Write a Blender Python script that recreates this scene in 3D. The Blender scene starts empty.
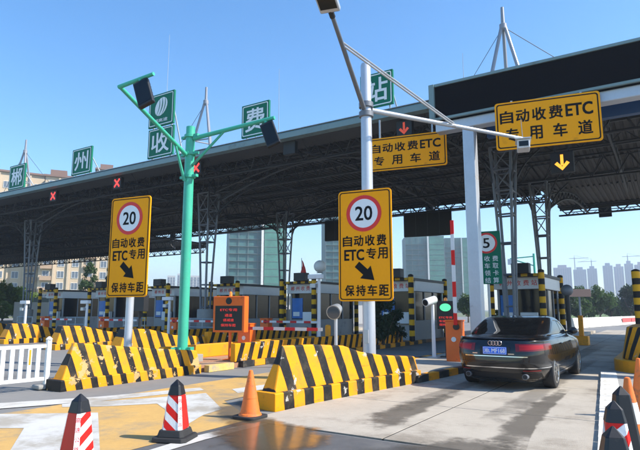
import bpy, bmesh, math, random
import numpy as np
from mathutils import Vector, Matrix
random.seed(7)
R = math.radians
S = bpy.context.scene
C = S.collection

# ------------------------------------------------------------------ camera
CAM_H = 1.6; FPX = 545.0; HOR = 310.0; VPX = 673.0
PITCH = math.atan((HOR - 225) / FPX)
YAW = math.atan((VPX - 320) / math.hypot(FPX, HOR - 225))
cam = bpy.data.cameras.new('camera'); cam_o = bpy.data.objects.new('camera', cam); C.objects.link(cam_o)
cam.sensor_width = 36.0; cam.lens = FPX / 640 * 36.0
cam.clip_start = 0.05; cam.clip_end = 12000
cam_o.location = (0, 0, CAM_H); cam_o.rotation_euler = (R(90) + PITCH, 0, YAW)
S.camera = cam_o

# ------------------------------------------------------------------ sky, sun, exposure
SUN_EL = R(43); SUN_AZ = math.atan2(0.955, 0.30)          # azimuth from +Y towards +X
w = bpy.data.worlds.new('World'); S.world = w; w.use_nodes = True
nt = w.node_tree; bg = nt.nodes['Background']
sky = nt.nodes.new('ShaderNodeTexSky'); sky.sky_type = 'NISHITA'; sky.sun_disc = False
sky.sun_elevation = SUN_EL; sky.sun_rotation = SUN_AZ
sky.altitude = 0; sky.air_density = 1.0; sky.dust_density = 0.4; sky.ozone_density = 1.6
hs = nt.nodes.new('ShaderNodeHueSaturation'); hs.inputs['Saturation'].default_value = 1.34; hs.inputs['Value'].default_value = 1.08; hs.inputs['Hue'].default_value = 0.50
nt.links.new(sky.outputs[0], hs.inputs['Color']); nt.links.new(hs.outputs[0], bg.inputs[0]); bg.inputs[1].default_value = 0.15
sl = bpy.data.lights.new('sun', 'SUN'); sl.energy = 4.8; sl.angle = R(0.53); sl.color = (1.0, 0.93, 0.82)
so = bpy.data.objects.new('sun', sl); C.objects.link(so)
sd = Vector((math.sin(SUN_AZ) * math.cos(SUN_EL), math.cos(SUN_AZ) * math.cos(SUN_EL), math.sin(SUN_EL)))
so.rotation_euler = sd.to_track_quat('Z', 'Y').to_euler(); so.location = (20, 10, 40)
S.view_settings.view_transform = 'Standard'; S.view_settings.look = 'None'
S.view_settings.exposure = 0.8; S.view_settings.gamma = 1.0; S.view_settings.use_curve_mapping = False
HAZE = 0.00072
S.cycles.max_bounces = 8; S.cycles.transparent_max_bounces = 16

# ------------------------------------------------------------------ pixel -> place (the ground or a plane gives the distance)
_f = Vector((-math.sin(YAW) * math.cos(PITCH), math.cos(YAW) * math.cos(PITCH), math.sin(PITCH)))
_r = Vector((math.cos(YAW), math.sin(YAW), 0)); _u = _r.cross(_f)
def ray(x, y): return _f + _r * ((x - 320) / FPX) + _u * ((225 - y) / FPX)
def G(x, y, z=0.0):
    d = ray(x, y); return Vector((0, 0, CAM_H)) + d * ((z - CAM_H) / d.z)
def onY(x, y, Y):
    d = ray(x, y); return Vector((0, 0, CAM_H)) + d * (Y / d.y)
def far(x, dist):                       # ground point in the direction of column x at a horizontal distance
    d = ray(x, 310); h = Vector((d.x, d.y, 0)).normalized(); return h * dist
def cosx(x): return math.cos(math.atan((x - 320) / 551.6))
def hgt(y, dist, x): return CAM_H + (310 - y) / FPX * dist * cosx(x)
def wid(xa, xb, dist): return (xb - xa) / FPX * dist * cosx((xa + xb) / 2) ** 2

# ------------------------------------------------------------------ materials
M = {}
def srgb(r, g, b):
    f = lambda c: (c / 255 / 12.92) if c / 255 <= 0.04045 else ((c / 255 + 0.055) / 1.055) ** 2.4
    return (f(r), f(g), f(b))
class NT:
    def __init__(s, m): s.t = m.node_tree; s.n = s.t.nodes; s.l = s.t.links
    def add(s, typ, **kw):
        n = s.n.new(typ)
        for k, v in kw.items():
            if k.startswith('i_'):
                key = k[2:]; key = int(key) if key.isdigit() else key
                n.inputs[key].default_value = v
            else: setattr(n, k, v)
        return n
    def link(s, a, b): s.l.new(a, b)
    def math(s, op, a, b=None, clamp=False):
        n = s.n.new('ShaderNodeMath'); n.operation = op; n.use_clamp = clamp
        for i, v in enumerate((a, b)):
            if v is None: continue
            if isinstance(v, (int, float)): n.inputs[i].default_value = v
            else: s.l.new(v, n.inputs[i])
        return n.outputs[0]
    def mix(s, fac, a, b):
        n = s.n.new('ShaderNodeMix'); n.data_type = 'RGBA'
        for sock, v in ((n.inputs[0], fac), (n.inputs[6], a), (n.inputs[7], b)):
            if isinstance(v, (int, float)): sock.default_value = v
            elif isinstance(v, tuple): sock.default_value = (*v[:3], 1)
            else: s.l.new(v, sock)
        return n.outputs[2]
    def noise(s, scale, detail=6, rough=0.6, vec=None, off=0.0):
        n = s.n.new('ShaderNodeTexNoise'); n.inputs['Scale'].default_value = scale
        n.inputs['Detail'].default_value = detail; n.inputs['Roughness'].default_value = rough
        if vec is not None: s.l.new(vec, n.inputs['Vector'])
        return n.outputs['Fac']
    def ramp(s, v, lo, hi):
        n = s.n.new('ShaderNodeMapRange'); n.interpolation_type = 'SMOOTHSTEP'
        n.inputs['From Min'].default_value = lo; n.inputs['From Max'].default_value = hi
        s.l.new(v, n.inputs['Value']); return n.outputs['Result']
def base_mat(name):
    m = bpy.data.materials.new(name); m.use_nodes = True; t = NT(m); b = t.n['Principled BSDF']; return m, t, b
def mat(key, col, rough=0.6, metal=0.0, var=0.12, scale=3.0, bump=0.0, bscale=40.0, dirt=None, dirt_amt=0.0, dscale=1.5,
        coat=0.0, emit=None, estr=0.0, spec=0.5, alpha=1.0, trans=0.0, world=False):
    m, t, b = base_mat(key)
    tc = t.add('ShaderNodeTexCoord'); vec = tc.outputs['Object']
    if world:
        g = t.add('ShaderNodeNewGeometry'); vec = g.outputs['Position']
    c = None
    if var > 0:
        n = t.noise(scale, 6, 0.62, vec)
        n2 = t.noise(scale * 9, 4, 0.6, vec)
        k = t.math('ADD', t.math('MULTIPLY', t.math('SUBTRACT', n, 0.5), 2.4 * var), t.math('MULTIPLY', t.math('SUBTRACT', n2, 0.5), 1.4 * var))
        k = t.math('ADD', k, 1.0)
        mul = t.add('ShaderNodeVectorMath', operation='SCALE'); mul.inputs[0].default_value = col[:3]
        t.link(k, mul.inputs['Scale']); c = mul.outputs[0]
    if dirt is not None:
        dn = t.ramp(t.noise(dscale, 8, 0.7, vec), 0.62 - 0.35 * dirt_amt, 0.78 - 0.25 * dirt_amt)
        c = t.mix(dn, c if c is not None else tuple(col), tuple(dirt))
        rr = t.math('ADD', t.math('MULTIPLY', dn, max(0.0, 0.85 - rough)), rough); t.link(rr, b.inputs['Roughness'])
    else:
        b.inputs['Roughness'].default_value = rough
        if var > 0:
            rr = t.math('ADD', t.math('MULTIPLY', t.math('SUBTRACT', n, 0.5), 0.25), rough, True); t.link(rr, b.inputs['Roughness'])
    if c is None: b.inputs['Base Color'].default_value = (*col[:3], 1)
    else: t.link(c, b.inputs['Base Color'])
    b.inputs['Metallic'].default_value = metal; b.inputs['Specular IOR Level'].default_value = spec
    b.inputs['Coat Weight'].default_value = coat
    b.inputs['Transmission Weight'].default_value = trans
    if emit: b.inputs['Emission Color'].default_value = (*emit, 1); b.inputs['Emission Strength'].default_value = estr
    if bump > 0:
        bn = t.noise(bscale, 5, 0.6, vec); bp = t.add('ShaderNodeBump'); bp.inputs['Strength'].default_value = bump
        bp.inputs['Distance'].default_value = 0.02; t.link(bn, bp.inputs['Height']); t.link(bp.outputs[0], b.inputs['Normal'])
    M[key] = m; return m
def stripe_mat(key, vec3, period, duty, c1, c2, chip=0.0, chipcol=(0.42, 0.40, 0.36), rough=0.55, dirt=0.3, off=0.0):
    m, t, b = base_mat(key)
    tc = t.add('ShaderNodeTexCoord')
    d = t.add('ShaderNodeVectorMath', operation='DOT_PRODUCT'); t.link(tc.outputs['Object'], d.inputs[0]); d.inputs[1].default_value = vec3
    wob = t.math('MULTIPLY', t.math('SUBTRACT', t.noise(3.0, 3, 0.5, tc.outputs['Object']), 0.5), 0.10 * period)
    v = t.math('ADD', t.math('ADD', d.outputs['Value'], wob), off + 50 * period)
    fr = t.math('FRACT', t.math('DIVIDE', v, period))
    n = t.add('ShaderNodeMapRange'); n.inputs['From Min'].default_value = duty - 0.012; n.inputs['From Max'].default_value = duty + 0.012
    t.link(fr, n.inputs['Value'])
    lo = t.add('ShaderNodeMapRange'); lo.inputs['From Min'].default_value = 0.0; lo.inputs['From Max'].default_value = 0.024; t.link(fr, lo.inputs['Value'])
    fac = t.math('SUBTRACT', 1.0, t.math('MULTIPLY', t.math('SUBTRACT', 1.0, n.outputs[0]), lo.outputs[0]))   # 0 in the dark bar
    c = t.mix(fac, c1, c2)
    tone = t.noise(2.2, 6, 0.65, tc.outputs['Object'])
    c = t.mix(t.math('MULTIPLY', t.ramp(tone, 0.45, 0.8), dirt), c, (0.16, 0.12, 0.07))
    grime = t.noise(14.0, 5, 0.6, tc.outputs['Object'])
    c = t.mix(t.math('MULTIPLY', t.ramp(grime, 0.55, 0.75), dirt * 0.6), c, (0.10, 0.085, 0.06))
    mp = t.add('ShaderNodeMapping'); mp.inputs['Scale'].default_value = (1.0, 0.6, 7.0); t.link(tc.outputs['Object'], mp.inputs['Vector'])
    sc = t.noise(2.4, 6, 0.7, mp.outputs[0]); c = t.mix(t.math('MULTIPLY', t.ramp(sc, 0.60, 0.72), dirt), c, (0.045, 0.04, 0.035))
    if chip > 0:
        cn = t.noise(2.6, 9, 0.68, tc.outputs['Object']); cf = t.ramp(cn, 0.70 - 0.2 * chip, 0.715 - 0.2 * chip)
        c = t.mix(cf, c, chipcol)
    t.link(c, b.inputs['Base Color']); b.inputs['Roughness'].default_value = rough; b.inputs['Specular IOR Level'].default_value = 0.22
    bn = t.noise(30, 5, 0.6, tc.outputs['Object']); bp = t.add('ShaderNodeBump'); bp.inputs['Strength'].default_value = 0.25; bp.inputs['Distance'].default_value = 0.015
    t.link(bn, bp.inputs['Height']); t.link(bp.outputs[0], b.inputs['Normal'])
    M[key] = m; return m

BLK = (0.012, 0.012, 0.013); YEL = (0.82, 0.315, 0.004)
mat('steel', (0.16, 0.175, 0.20), 0.5, 0.3, 0.12, 2.0)
mat('galv', (0.42, 0.44, 0.46), 0.42, 0.55, 0.10, 4.0)
mat('pole_grey', (0.50, 0.53, 0.58), 0.38, 0.35, 0.10, 2.0, dirt=(0.25, 0.2, 0.15), dirt_amt=0.12)
mat('pole_white', (0.66, 0.67, 0.68), 0.45, 0.0, 0.06, 3.0, dirt=(0.35, 0.32, 0.28), dirt_amt=0.2)
mat('white', (0.74, 0.74, 0.72), 0.5, 0, 0.06, 3.0, dirt=(0.4, 0.37, 0.32), dirt_amt=0.2)
mat('green_paint', (0.05, 0.42, 0.28), 0.35, 0, 0.14, 2.0, dirt=(0.10, 0.20, 0.14), dirt_amt=0.2)
mat('sign_green', (0.003, 0.150, 0.088), 0.6, 0, 0.08, 2.0, spec=0.15)
mat('sign_white', (0.78, 0.80, 0.80), 0.45, 0, 0.04, 4.0)
mat('sign_orange', (0.98, 0.375, 0.003), 0.6, 0, 0.05, 1.5, dirt=(0.74, 0.28, 0.015), dirt_amt=0.16, dscale=2.2, spec=0.15)
mat('sign_black', (0.005, 0.005, 0.006), 0.7, 0, 0.0, spec=0.2)
mat('board_black', (0.004, 0.004, 0.006), 0.85, 0, 0.3, 4, spec=0.08)
mat('sign_red', (0.70, 0.016, 0.012), 0.45, 0, 0.05)
mat('alu_back', (0.40, 0.41, 0.42), 0.4, 0.6, 0.08)
mat('dark', (0.010, 0.011, 0.013), 0.55, 0, 0.15)
mat('rubber', (0.020, 0.020, 0.021), 0.75, 0, 0.2, 12, 0.15, 60)
mat('black_plastic', (0.008, 0.008, 0.010), 0.42, 0, 0.12, 6, dirt=(0.10, 0.09, 0.08), dirt_amt=0.12, dscale=5)
mat('red', (0.66, 0.014, 0.010), 0.4, 0, 0.08, 5, dirt=(0.25, 0.06, 0.04), dirt_amt=0.12, dscale=6)
mat('orange', (0.83, 0.135, 0.008), 0.45, 0, 0.08, 4, dirt=(0.25, 0.09, 0.04), dirt_amt=0.15, dscale=3)
mat('orange_cone', (0.80, 0.17, 0.02), 0.55, 0, 0.12, 8, dirt=(0.22, 0.11, 0.06), dirt_amt=0.3, dscale=6)
mat('yellow', YEL, 0.55, 0, 0.10, 3, 0.1, 30, dirt=(0.30, 0.17, 0.04), dirt_amt=0.25, dscale=2.5)
mat('cream_kerb', (0.62, 0.45, 0.13), 0.75, 0, 0.2, 3, 0.3, 30, dirt=(0.34, 0.30, 0.24), dirt_amt=0.35, dscale=2)
mat('white_kerb', (0.66, 0.64, 0.58), 0.8, 0, 0.12, 4, 0.4, 25, dirt=(0.28, 0.25, 0.2), dirt_amt=0.3, dscale=5)
mat('concrete', (0.40, 0.355, 0.29), 0.85, 0, 0.16, 0.9, 0.35, 60, dirt=(0.235, 0.20, 0.155), dirt_amt=0.42, dscale=0.55, world=True)
mat('concrete_raw', (0.30, 0.29, 0.27), 0.9, 0, 0.2, 2, 0.4, 20)
mat('paver', (0.36, 0.19, 0.11), 0.85, 0, 0.18, 3, 0.3, 30, dirt=(0.30, 0.25, 0.19), dirt_amt=0.35, dscale=1.5)
mat('fascia', (0.19, 0.27, 0.27), 0.5, 0.1, 0.08, 0.8, dirt=(0.16, 0.2, 0.19), dirt_amt=0.2)
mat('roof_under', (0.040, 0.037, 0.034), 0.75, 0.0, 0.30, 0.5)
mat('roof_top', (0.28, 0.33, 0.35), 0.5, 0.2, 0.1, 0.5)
mat('truss', (0.024, 0.027, 0.032), 0.55, 0.1, 0.2, 2.0)
mat('purlin', (0.06, 0.064, 0.068), 0.55, 0.2, 0.2, 2.0)
mat('soffit', (0.07, 0.07, 0.068), 0.7, 0.0, 0.25, 0.6)
mat('blue_panel', (0.010, 0.06, 0.17), 0.5, 0, 0.1)
mat('glass_dark', (0.008, 0.011, 0.014), 0.12, 0, 0.0, spec=0.3)
mat('glass_blue', (0.045, 0.075, 0.11), 0.10, 0, 0.0, spec=0.8)
mat('booth_wall', (0.30, 0.31, 0.325), 0.5, 0.1, 0.10, 1.5, dirt=(0.2, 0.2, 0.2), dirt_amt=0.2)
mat('booth_head', (0.72, 0.73, 0.74), 0.5, 0, 0.06, 1.5)
mat('poster_blue', (0.02, 0.16, 0.50), 0.4, 0, 0.35, 2.5)
mat('led_off', (0.009, 0.009, 0.011), 0.5, 0, 0.2, 8)
mat('led_red', (0.1, 0.0, 0.0), 0.5, 0, 0, emit=(1.0, 0.05, 0.04), estr=1.15)
mat('led_text', (0.05, 0.0, 0.0), 0.5, 0, 0, emit=(1.0, 0.05, 0.04), estr=0.55)
mat('led_red_dim', (0.12, 0.01, 0.005), 0.5, 0, 0, emit=(1.0, 0.13, 0.06), estr=0.28)
mat('led_amber', (0.2, 0.1, 0.0), 0.5, 0, 0, emit=(1.0, 0.40, 0.04), estr=1.0)
mat('led_green', (0.05, 0.3, 0.1), 0.4, 0, 0, emit=(0.10, 0.85, 0.38), estr=0.75)
mat('beacon', (0.9, 0.25, 0.01), 0.2, 0, 0, coat=0.6)
mat('wire', (0.10, 0.11, 0.12), 0.5, 0.4, 0)
mat('bark', (0.10, 0.075, 0.055), 0.9, 0, 0.25, 5, 0.5, 20)
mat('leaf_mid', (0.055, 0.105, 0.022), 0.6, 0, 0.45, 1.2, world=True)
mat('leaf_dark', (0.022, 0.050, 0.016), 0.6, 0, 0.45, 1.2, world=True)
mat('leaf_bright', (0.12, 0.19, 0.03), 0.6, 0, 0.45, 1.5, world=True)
for _k in ('leaf_mid', 'leaf_dark', 'leaf_bright'):          # thin leaves let light through
    _t = NT(M[_k]); _p = _t.n['Principled BSDF']; _tr = _t.add('ShaderNodeBsdfTranslucent'); _mx = _t.add('ShaderNodeMixShader'); _mx.inputs[0].default_value = 0.45
    _src = _p.inputs['Base Color'].links[0].from_socket; _t.link(_src, _tr.inputs['Color'])
    _t.link(_p.outputs[0], _mx.inputs[1]); _t.link(_tr.outputs[0], _mx.inputs[2]); _t.link(_mx.outputs[0], _t.n['Material Output'].inputs['Surface'])
mat('grass', (0.10, 0.15, 0.035), 0.9, 0, 0.3, 0.3, world=True)
mat('asphalt', (0.085, 0.085, 0.087), 0.85, 0, 0.22, 0.8, 0.35, 120, dirt=(0.15, 0.145, 0.135), dirt_amt=0.35, dscale=0.35, world=True)
mat('plaza', (0.19, 0.187, 0.18), 0.85, 0, 0.16, 0.5, 0.25, 60, dirt=(0.11, 0.105, 0.10), dirt_amt=0.3, dscale=0.3, world=True)
mat('ground', (0.13, 0.15, 0.075), 0.95, 0, 0.25, 0.02, world=True)
mat('ochre', (0.52, 0.315, 0.095), 0.8, 0, 0.20, 1.3, 0.3, 80, dirt=(0.31, 0.235, 0.14), dirt_amt=0.48, dscale=0.9, world=True)
mat('road_white', (0.52, 0.51, 0.48), 0.75, 0, 0.10, 1.5, 0.2, 80, dirt=(0.33, 0.30, 0.25), dirt_amt=0.52, dscale=1.0, world=True)
stripe_mat('block_stripe', (0, 1, 0.30), 0.50, 0.46, BLK, YEL, 0.30, dirt=0.45)
stripe_mat('block_stripe_worn', (0, 1, 0.30), 0.37, 0.46, BLK, (0.78, 0.315, 0.008), 0.62, (0.50, 0.33, 0.14), dirt=0.45)
stripe_mat('wall_stripe', (0, 1, -0.35), 0.46, 0.45, BLK, YEL, 0.45, dirt=0.3)
stripe_mat('kerb_stripe', (0, 1, 0.1), 0.50, 0.5, BLK, YEL, 0.38, dirt=0.5, off=0.25)
stripe_mat('post_stripe', (0, 0, 1), 0.50, 0.5, BLK, (0.78, 0.40, 0.012), 0.1, dirt=0.2)
stripe_mat('beam_stripe', (1, 0, 0), 0.50, 0.5, BLK, (0.55, 0.30, 0.012), 0.1, dirt=0.4)
stripe_mat('nose_stripe', (1, -0.9, -0.42), 0.40, 0.48, BLK, YEL, 0.25, dirt=0.25)
stripe_mat('arm_stripe', (0, 0, 1), 0.90, 0.5, (0.70, 0.015, 0.012), (0.75, 0.75, 0.74), 0, dirt=0.1)
stripe_mat('arm_stripe_x', (1, 0, 0), 0.80, 0.5, (0.66, 0.03, 0.03), (0.74, 0.72, 0.70), 0, dirt=0.1)
mat('banner', (0.55, 0.10, 0.09), 0.6, 0, 0.3, 2.0)
mat('joint', (0.035, 0.033, 0.030), 0.9, 0, 0.2, 4, world=True)
stripe_mat('cone_diag', (-0.75, -0.75, 1), 0.185, 0.52, (0.72, 0.016, 0.012), (0.80, 0.79, 0.77), 0, dirt=0.12, rough=0.4)

# ------------------------------------------------------------------ mesh helpers
class MB:
    def __init__(s): s.v = []; s.f = []; s.mi = []; s.cur = 0
    def m(s, i): s.cur = i; return s
    def add(s, vs, fs):
        o = len(s.v); s.v += [tuple(v) for v in vs]
        for f in fs: s.f.append(tuple(i + o for i in f)); s.mi.append(s.cur)
        return s
    def box(s, c, d, rz=0.0, mtx=None):
        hx, hy, hz = d[0] / 2, d[1] / 2, d[2] / 2
        vs = [(-hx, -hy, -hz), (hx, -hy, -hz), (hx, hy, -hz), (-hx, hy, -hz), (-hx, -hy, hz), (hx, -hy, hz), (hx, hy, hz), (-hx, hy, hz)]
        if rz:
            ca, sa = math.cos(rz), math.sin(rz); vs = [(x * ca - y * sa, x * sa + y * ca, z) for x, y, z in vs]
        if mtx is not None: vs = [tuple(mtx @ Vector(v)) for v in vs]
        vs = [(x + c[0], y + c[1], z + c[2]) for x, y, z in vs]
        return s.add(vs, [(0, 3, 2, 1), (4, 5, 6, 7), (0, 1, 5, 4), (1, 2, 6, 5), (2, 3, 7, 6), (3, 0, 4, 7)])
    def b2(s, a, b): return s.box([(a[i] + b[i]) / 2 for i in range(3)], [abs(b[i] - a[i]) for i in range(3)])
    def bar(s, p0, p1, w_, h_=None, up=(0, 0, 1)):
        h_ = h_ or w_; p0 = Vector(p0); p1 = Vector(p1); d = (p1 - p0); L = d.length
        if L < 1e-6: return s
        d.normalize(); u = Vector(up)
        if abs(d.dot(u)) > 0.98: u = Vector((1, 0, 0))
        a = d.cross(u).normalized(); b = a.cross(d).normalized()
        vs = []
        for p in (p0, p1):
            for sx, sy in ((-1, -1), (1, -1), (1, 1), (-1, 1)): vs.append(p + a * (sx * w_ / 2) + b * (sy * h_ / 2))
        return s.add(vs, [(3, 2, 1, 0), (4, 5, 6, 7), (0, 1, 5, 4), (1, 2, 6, 5), (2, 3, 7, 6), (3, 0, 4, 7)])
    def tube(s, p0, p1, r0, r1=None, n=12, cap=True):
        r1 = r0 if r1 is None else r1; p0 = Vector(p0); p1 = Vector(p1); d = (p1 - p0).normalized()
        u = Vector((0, 0, 1)) if abs(d.z) < 0.95 else Vector((1, 0, 0))
        a = d.cross(u).normalized(); b = a.cross(d).normalized(); vs = []
        for p, r in ((p0, r0), (p1, r1)):
            for i in range(n):
                t = 2 * math.pi * i / n; vs.append(p + a * (r * math.cos(t)) + b * (r * math.sin(t)))
        fs = [(i, i + n, (i + 1) % n + n, (i + 1) % n) for i in range(n)]
        if cap: fs += [tuple(range(n)), tuple(reversed(range(n, 2 * n)))]
        return s.add(vs, fs)
    def path(s, pts, r, n=8):
        for a, b in zip(pts[:-1], pts[1:]): s.tube(a, b, r, r, n)
        return s
    def lathe(s, prof, n=24, c=(0, 0, 0), cap=True):
        vs = []; k = len(prof)
        for r, z in prof:
            for i in range(n):
                t = 2 * math.pi * i / n; vs.append((c[0] + r * math.cos(t), c[1] + r * math.sin(t), c[2] + z))
        fs = [(j * n + i, j * n + (i + 1) % n, (j + 1) * n + (i + 1) % n, (j + 1) * n + i) for j in range(k - 1) for i in range(n)]
        if cap: fs += [tuple(reversed(range(n))), tuple(range((k - 1) * n, k * n))]
        return s.add(vs, fs)
    def sphere(s, c, r, n=12, sz=1.0):
        prof = [(max(r * math.sin(math.pi * i / n), 1e-4), -r * sz * math.cos(math.pi * i / n)) for i in range(n + 1)]
        return s.lathe(prof, n * 2, c)
    def torus(s, c, Rr, r, axis='Y', n=28, k=8):
        vs = []
        for i in range(n):
            t = 2 * math.pi * i / n
            for j in range(k):
                p = 2 * math.pi * j / k; rr = Rr + r * math.cos(p); q = r * math.sin(p)
                x, z, y = rr * math.cos(t), rr * math.sin(t), q
                vs.append((c[0] + x, c[1] + y, c[2] + z) if axis == 'Y' else ((c[0] + y, c[1] + x, c[2] + z)))
        fs = [(i * k + j, ((i + 1) % n) * k + j, ((i + 1) % n) * k + (j + 1) % k, i * k + (j + 1) % k) for i in range(n) for j in range(k)]
        return s.add(vs, fs)
    def prism(s, poly, y0, y1):                       # poly in the XZ plane, extruded along Y
        n = len(poly); vs = [(x, y0, z) for x, z in poly] + [(x, y1, z) for x, z in poly]
        fs = [tuple(range(n)), tuple(reversed(range(n, 2 * n)))] + [(i, i + n, (i + 1) % n + n, (i + 1) % n) for i in range(n)]
        return s.add(vs, fs)
    def prism_x(s, poly, x0, x1):                     # poly in the YZ plane, extruded along X
        n = len(poly); vs = [(x0, y, z) for y, z in poly] + [(x1, y, z) for y, z in poly]
        fs = [tuple(reversed(range(n))), tuple(range(n, 2 * n))] + [((i + 1) % n, (i + 1) % n + n, i + n, i) for i in range(n)]
        return s.add(vs, fs)
    def prism_z(s, poly, z0, z1):
        n = len(poly); vs = [(x, y, z0) for x, y in poly] + [(x, y, z1) for x, y in poly]
        fs = [tuple(reversed(range(n))), tuple(range(n, 2 * n))] + [((i), (i + 1) % n, (i + 1) % n + n, i + n) for i in range(n)]
        return s.add(vs, fs)
    def ring(s, outer, inner, y0, y1):                # frame between two equal-length XZ outlines
        n = len(outer); vs = [(x, y0, z) for x, z in outer] + [(x, y0, z) for x, z in inner] + [(x, y1, z) for x, z in outer] + [(x, y1, z) for x, z in inner]
        fs = []
        for i in range(n):
            j = (i + 1) % n
            fs += [(i, j, j + n, i + n), (i + 2 * n, i + 3 * n, j + 3 * n, j + 2 * n), (i, i + 2 * n, j + 2 * n, j), (i + n, j + n, j + 3 * n, i + 3 * n)]
        return s.add(vs, fs)
    def mesh(s, name, mats):
        me = bpy.data.meshes.new(name); me.from_pydata(s.v, [], s.f)
        for k in (mats if isinstance(mats, (list, tuple)) else [mats]): me.materials.append(M[k] if isinstance(k, str) else k)
        me.polygons.foreach_set('material_index', s.mi)
        bm = bmesh.new(); bm.from_mesh(me); bmesh.ops.recalc_face_normals(bm, faces=bm.faces); bm.to_mesh(me); bm.free()
        me.update(); return me
    def build(s, name, mats, parent=None, smooth=False, bev=0.0, loc=None):
        return link(s.mesh(name, mats), name, parent, smooth, bev, loc)
def link(me, name, parent=None, smooth=False, bev=0.0, loc=None, rz=0.0):
    o = bpy.data.objects.new(name, me); C.objects.link(o)
    if parent is not None: o.parent = parent
    if loc is not None: o.location = loc
    if rz: o.rotation_euler = (0, 0, rz)
    if smooth:
        me.polygons.foreach_set('use_smooth', [True] * len(me.polygons))
        try: me.set_sharp_from_angle(angle=R(35))
        except Exception: pass
    if bev > 0:
        b = o.modifiers.new('bevel', 'BEVEL'); b.width = bev; b.segments = 2; b.limit_method = 'ANGLE'; b.angle_limit = R(40)
    return o
def thing(name, label, cat, loc=(0, 0, 0), rz=0.0, group=None):
    o = bpy.data.objects.new(name, None); C.objects.link(o); o.empty_display_size = 0.2
    o.location = loc; o.rotation_euler = (0, 0, rz); return tag(o, label, cat, group)
def tag(o, label, cat, group=None):
    o['label'] = label; o['category'] = cat
    if group: o['group'] = group
    return o
def struct(o): o['kind'] = 'structure'; return o
def copy_tree(o, parent=None):
    c = o.copy(); C.objects.link(c); c.parent = parent
    for ch in list(o.children): copy_tree(ch, c)
    return c
def place(o, loc, rz, label, group=None):
    o.location = loc; o.rotation_euler = (0, 0, rz); o['label'] = label
    if group: o['group'] = group
    return o
def rrect(w_, h_, r, cx=0, cz=0, n=6):
    pts = []
    for sx, sz, a0 in ((1, -1, -90), (1, 1, 0), (-1, 1, 90), (-1, -1, 180)):
        for i in range(n + 1):
            a = R(a0 + 90 * i / n); pts.append((cx + sx * (w_ / 2 - r) + r * math.cos(a), cz + sz * (h_ / 2 - r) + r * math.sin(a)))
    return pts
def circ(r, n=40, cx=0, cz=0): return [(cx + r * math.cos(2 * math.pi * i / n), cz + r * math.sin(2 * math.pi * i / n)) for i in range(n)]
_tc = {}
def text_raw(sx):
    if sx in _tc: return _tc[sx]
    cu = bpy.data.curves.new('lettering', 'FONT'); cu.body = sx; cu.size = 1.0; cu.resolution_u = 3
    o = bpy.data.objects.new('lettering', cu); C.objects.link(o)
    me = bpy.data.meshes.new_from_object(o.evaluated_get(bpy.context.evaluated_depsgraph_get()))
    bpy.data.objects.remove(o); bpy.data.curves.remove(cu)
    v = [tuple(p.co) for p in me.vertices]; f = [tuple(p.vertices) for p in me.polygons]
    bpy.data.meshes.remove(me)
    xs = [p[0] for p in v]; ys = [p[1] for p in v]
    _tc[sx] = (v, f, min(xs), max(xs), min(ys), max(ys)); return _tc[sx]
def lettering(sx, cx, cz, w_, h_, mt, parent, y=-0.006, bold=0.02, name='lettering'):
    v, f, x0, x1, y0, y1 = text_raw(sx)
    kx = (w_ - bold * h_ * 1.2) / (x1 - x0); kz = (h_ - bold * h_ * 1.2) / (y1 - y0); e = bold * h_ * .6; mb = MB()
    sh = [(0, 0)] if bold < .008 else [(-e, -e), (e, -e), (e, e), (-e, e), (0, 0)]     # heavier strokes: stacked layers, 0.3 mm apart
    for n, (dx, dz) in enumerate(sh):
        mb.add([(cx + dx + (p[0] - (x0 + x1) / 2) * kx, y - .0003 * n, cz + dz + (p[1] - (y0 + y1) / 2) * kz) for p in v], f)
    me = bpy.data.meshes.new(name); me.from_pydata(mb.v, [], mb.f); me.materials.append(M[mt]); me.update()
    return link(me, name, parent)
def mod(v, p): return v - p * math.floor(v / p)
# ================================================================== SETTING: ground, roads, islands
def sheet(name, poly, z, mt, parent=None):
    mb = MB(); mb.add([(p[0], p[1], z) for p in poly], [tuple(range(len(poly)))])
    me = bpy.data.meshes.new(name); me.from_pydata(mb.v, [], mb.f); me.materials.append(M[mt])
    bm = bmesh.new(); bm.from_mesh(me)
    for f in bm.faces:
        if f.normal.z < 0: f.normal_flip()
    bm.to_mesh(me); bm.free(); return link(me, name, parent)
def pxpoly(pts): return [tuple(G(x, y)[:2]) for x, y in pts]
gr = sheet('ground', [(3500 * math.cos(2 * math.pi * i / 48), 3500 * math.sin(2 * math.pi * i / 48)) for i in range(48)], -0.06, 'ground'); struct(gr)
road = struct(sheet('road', [(-110, -25), (40, -25), (40, 70), (-30, 130), (-110, 130)], -0.014, 'plaza'))
asp = struct(sheet('asphalt_lane', [(-5.6, -12), (14, -12), (14, 6.4), (-5.5, 6.4)], -0.008, 'asphalt'))
och = sheet('coloured_surfacing', [(-9.0, -6), (-5.5, -6), (-5.42, 6.6), (-6.9, 7.6), (-6.95, 18), (-9.0, 18)], -0.004, 'ochre', road)
mk = lambda pts, z=0.0: sheet('painted_marking', pxpoly(pts), z, 'road_white', road)
mk([(-30, 413), (0, 414), (98, 412.5), (101, 470), (-2, 470), (24, 428), (-30, 428)])
mk([(-40, 407), (0, 403), (100, 396.5), (200, 387.5), (204, 390), (100, 401), (0, 408.5), (-40, 413)])
mk([(62, 403.5), (150, 398), (206, 393), (222, 409), (203, 415), (188, 424), (169, 412), (157, 403.5), (100, 406.5), (62, 407)])
mk([(232, 389), (268, 384), (272, 388), (238, 393)])
mk([(120, 459), (195, 436), (262, 420.5), (268, 423.5), (205, 439.5), (140, 459)], 0.001)
sheet('joint_filler', [(-5.45, 6.45), (-.85, 6.45), (-1.4, 15.8), (-1.4, 50.3), (-4.6, 50.3), (-4.6, 14.3)], 0.0015, 'joint', road)
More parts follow.
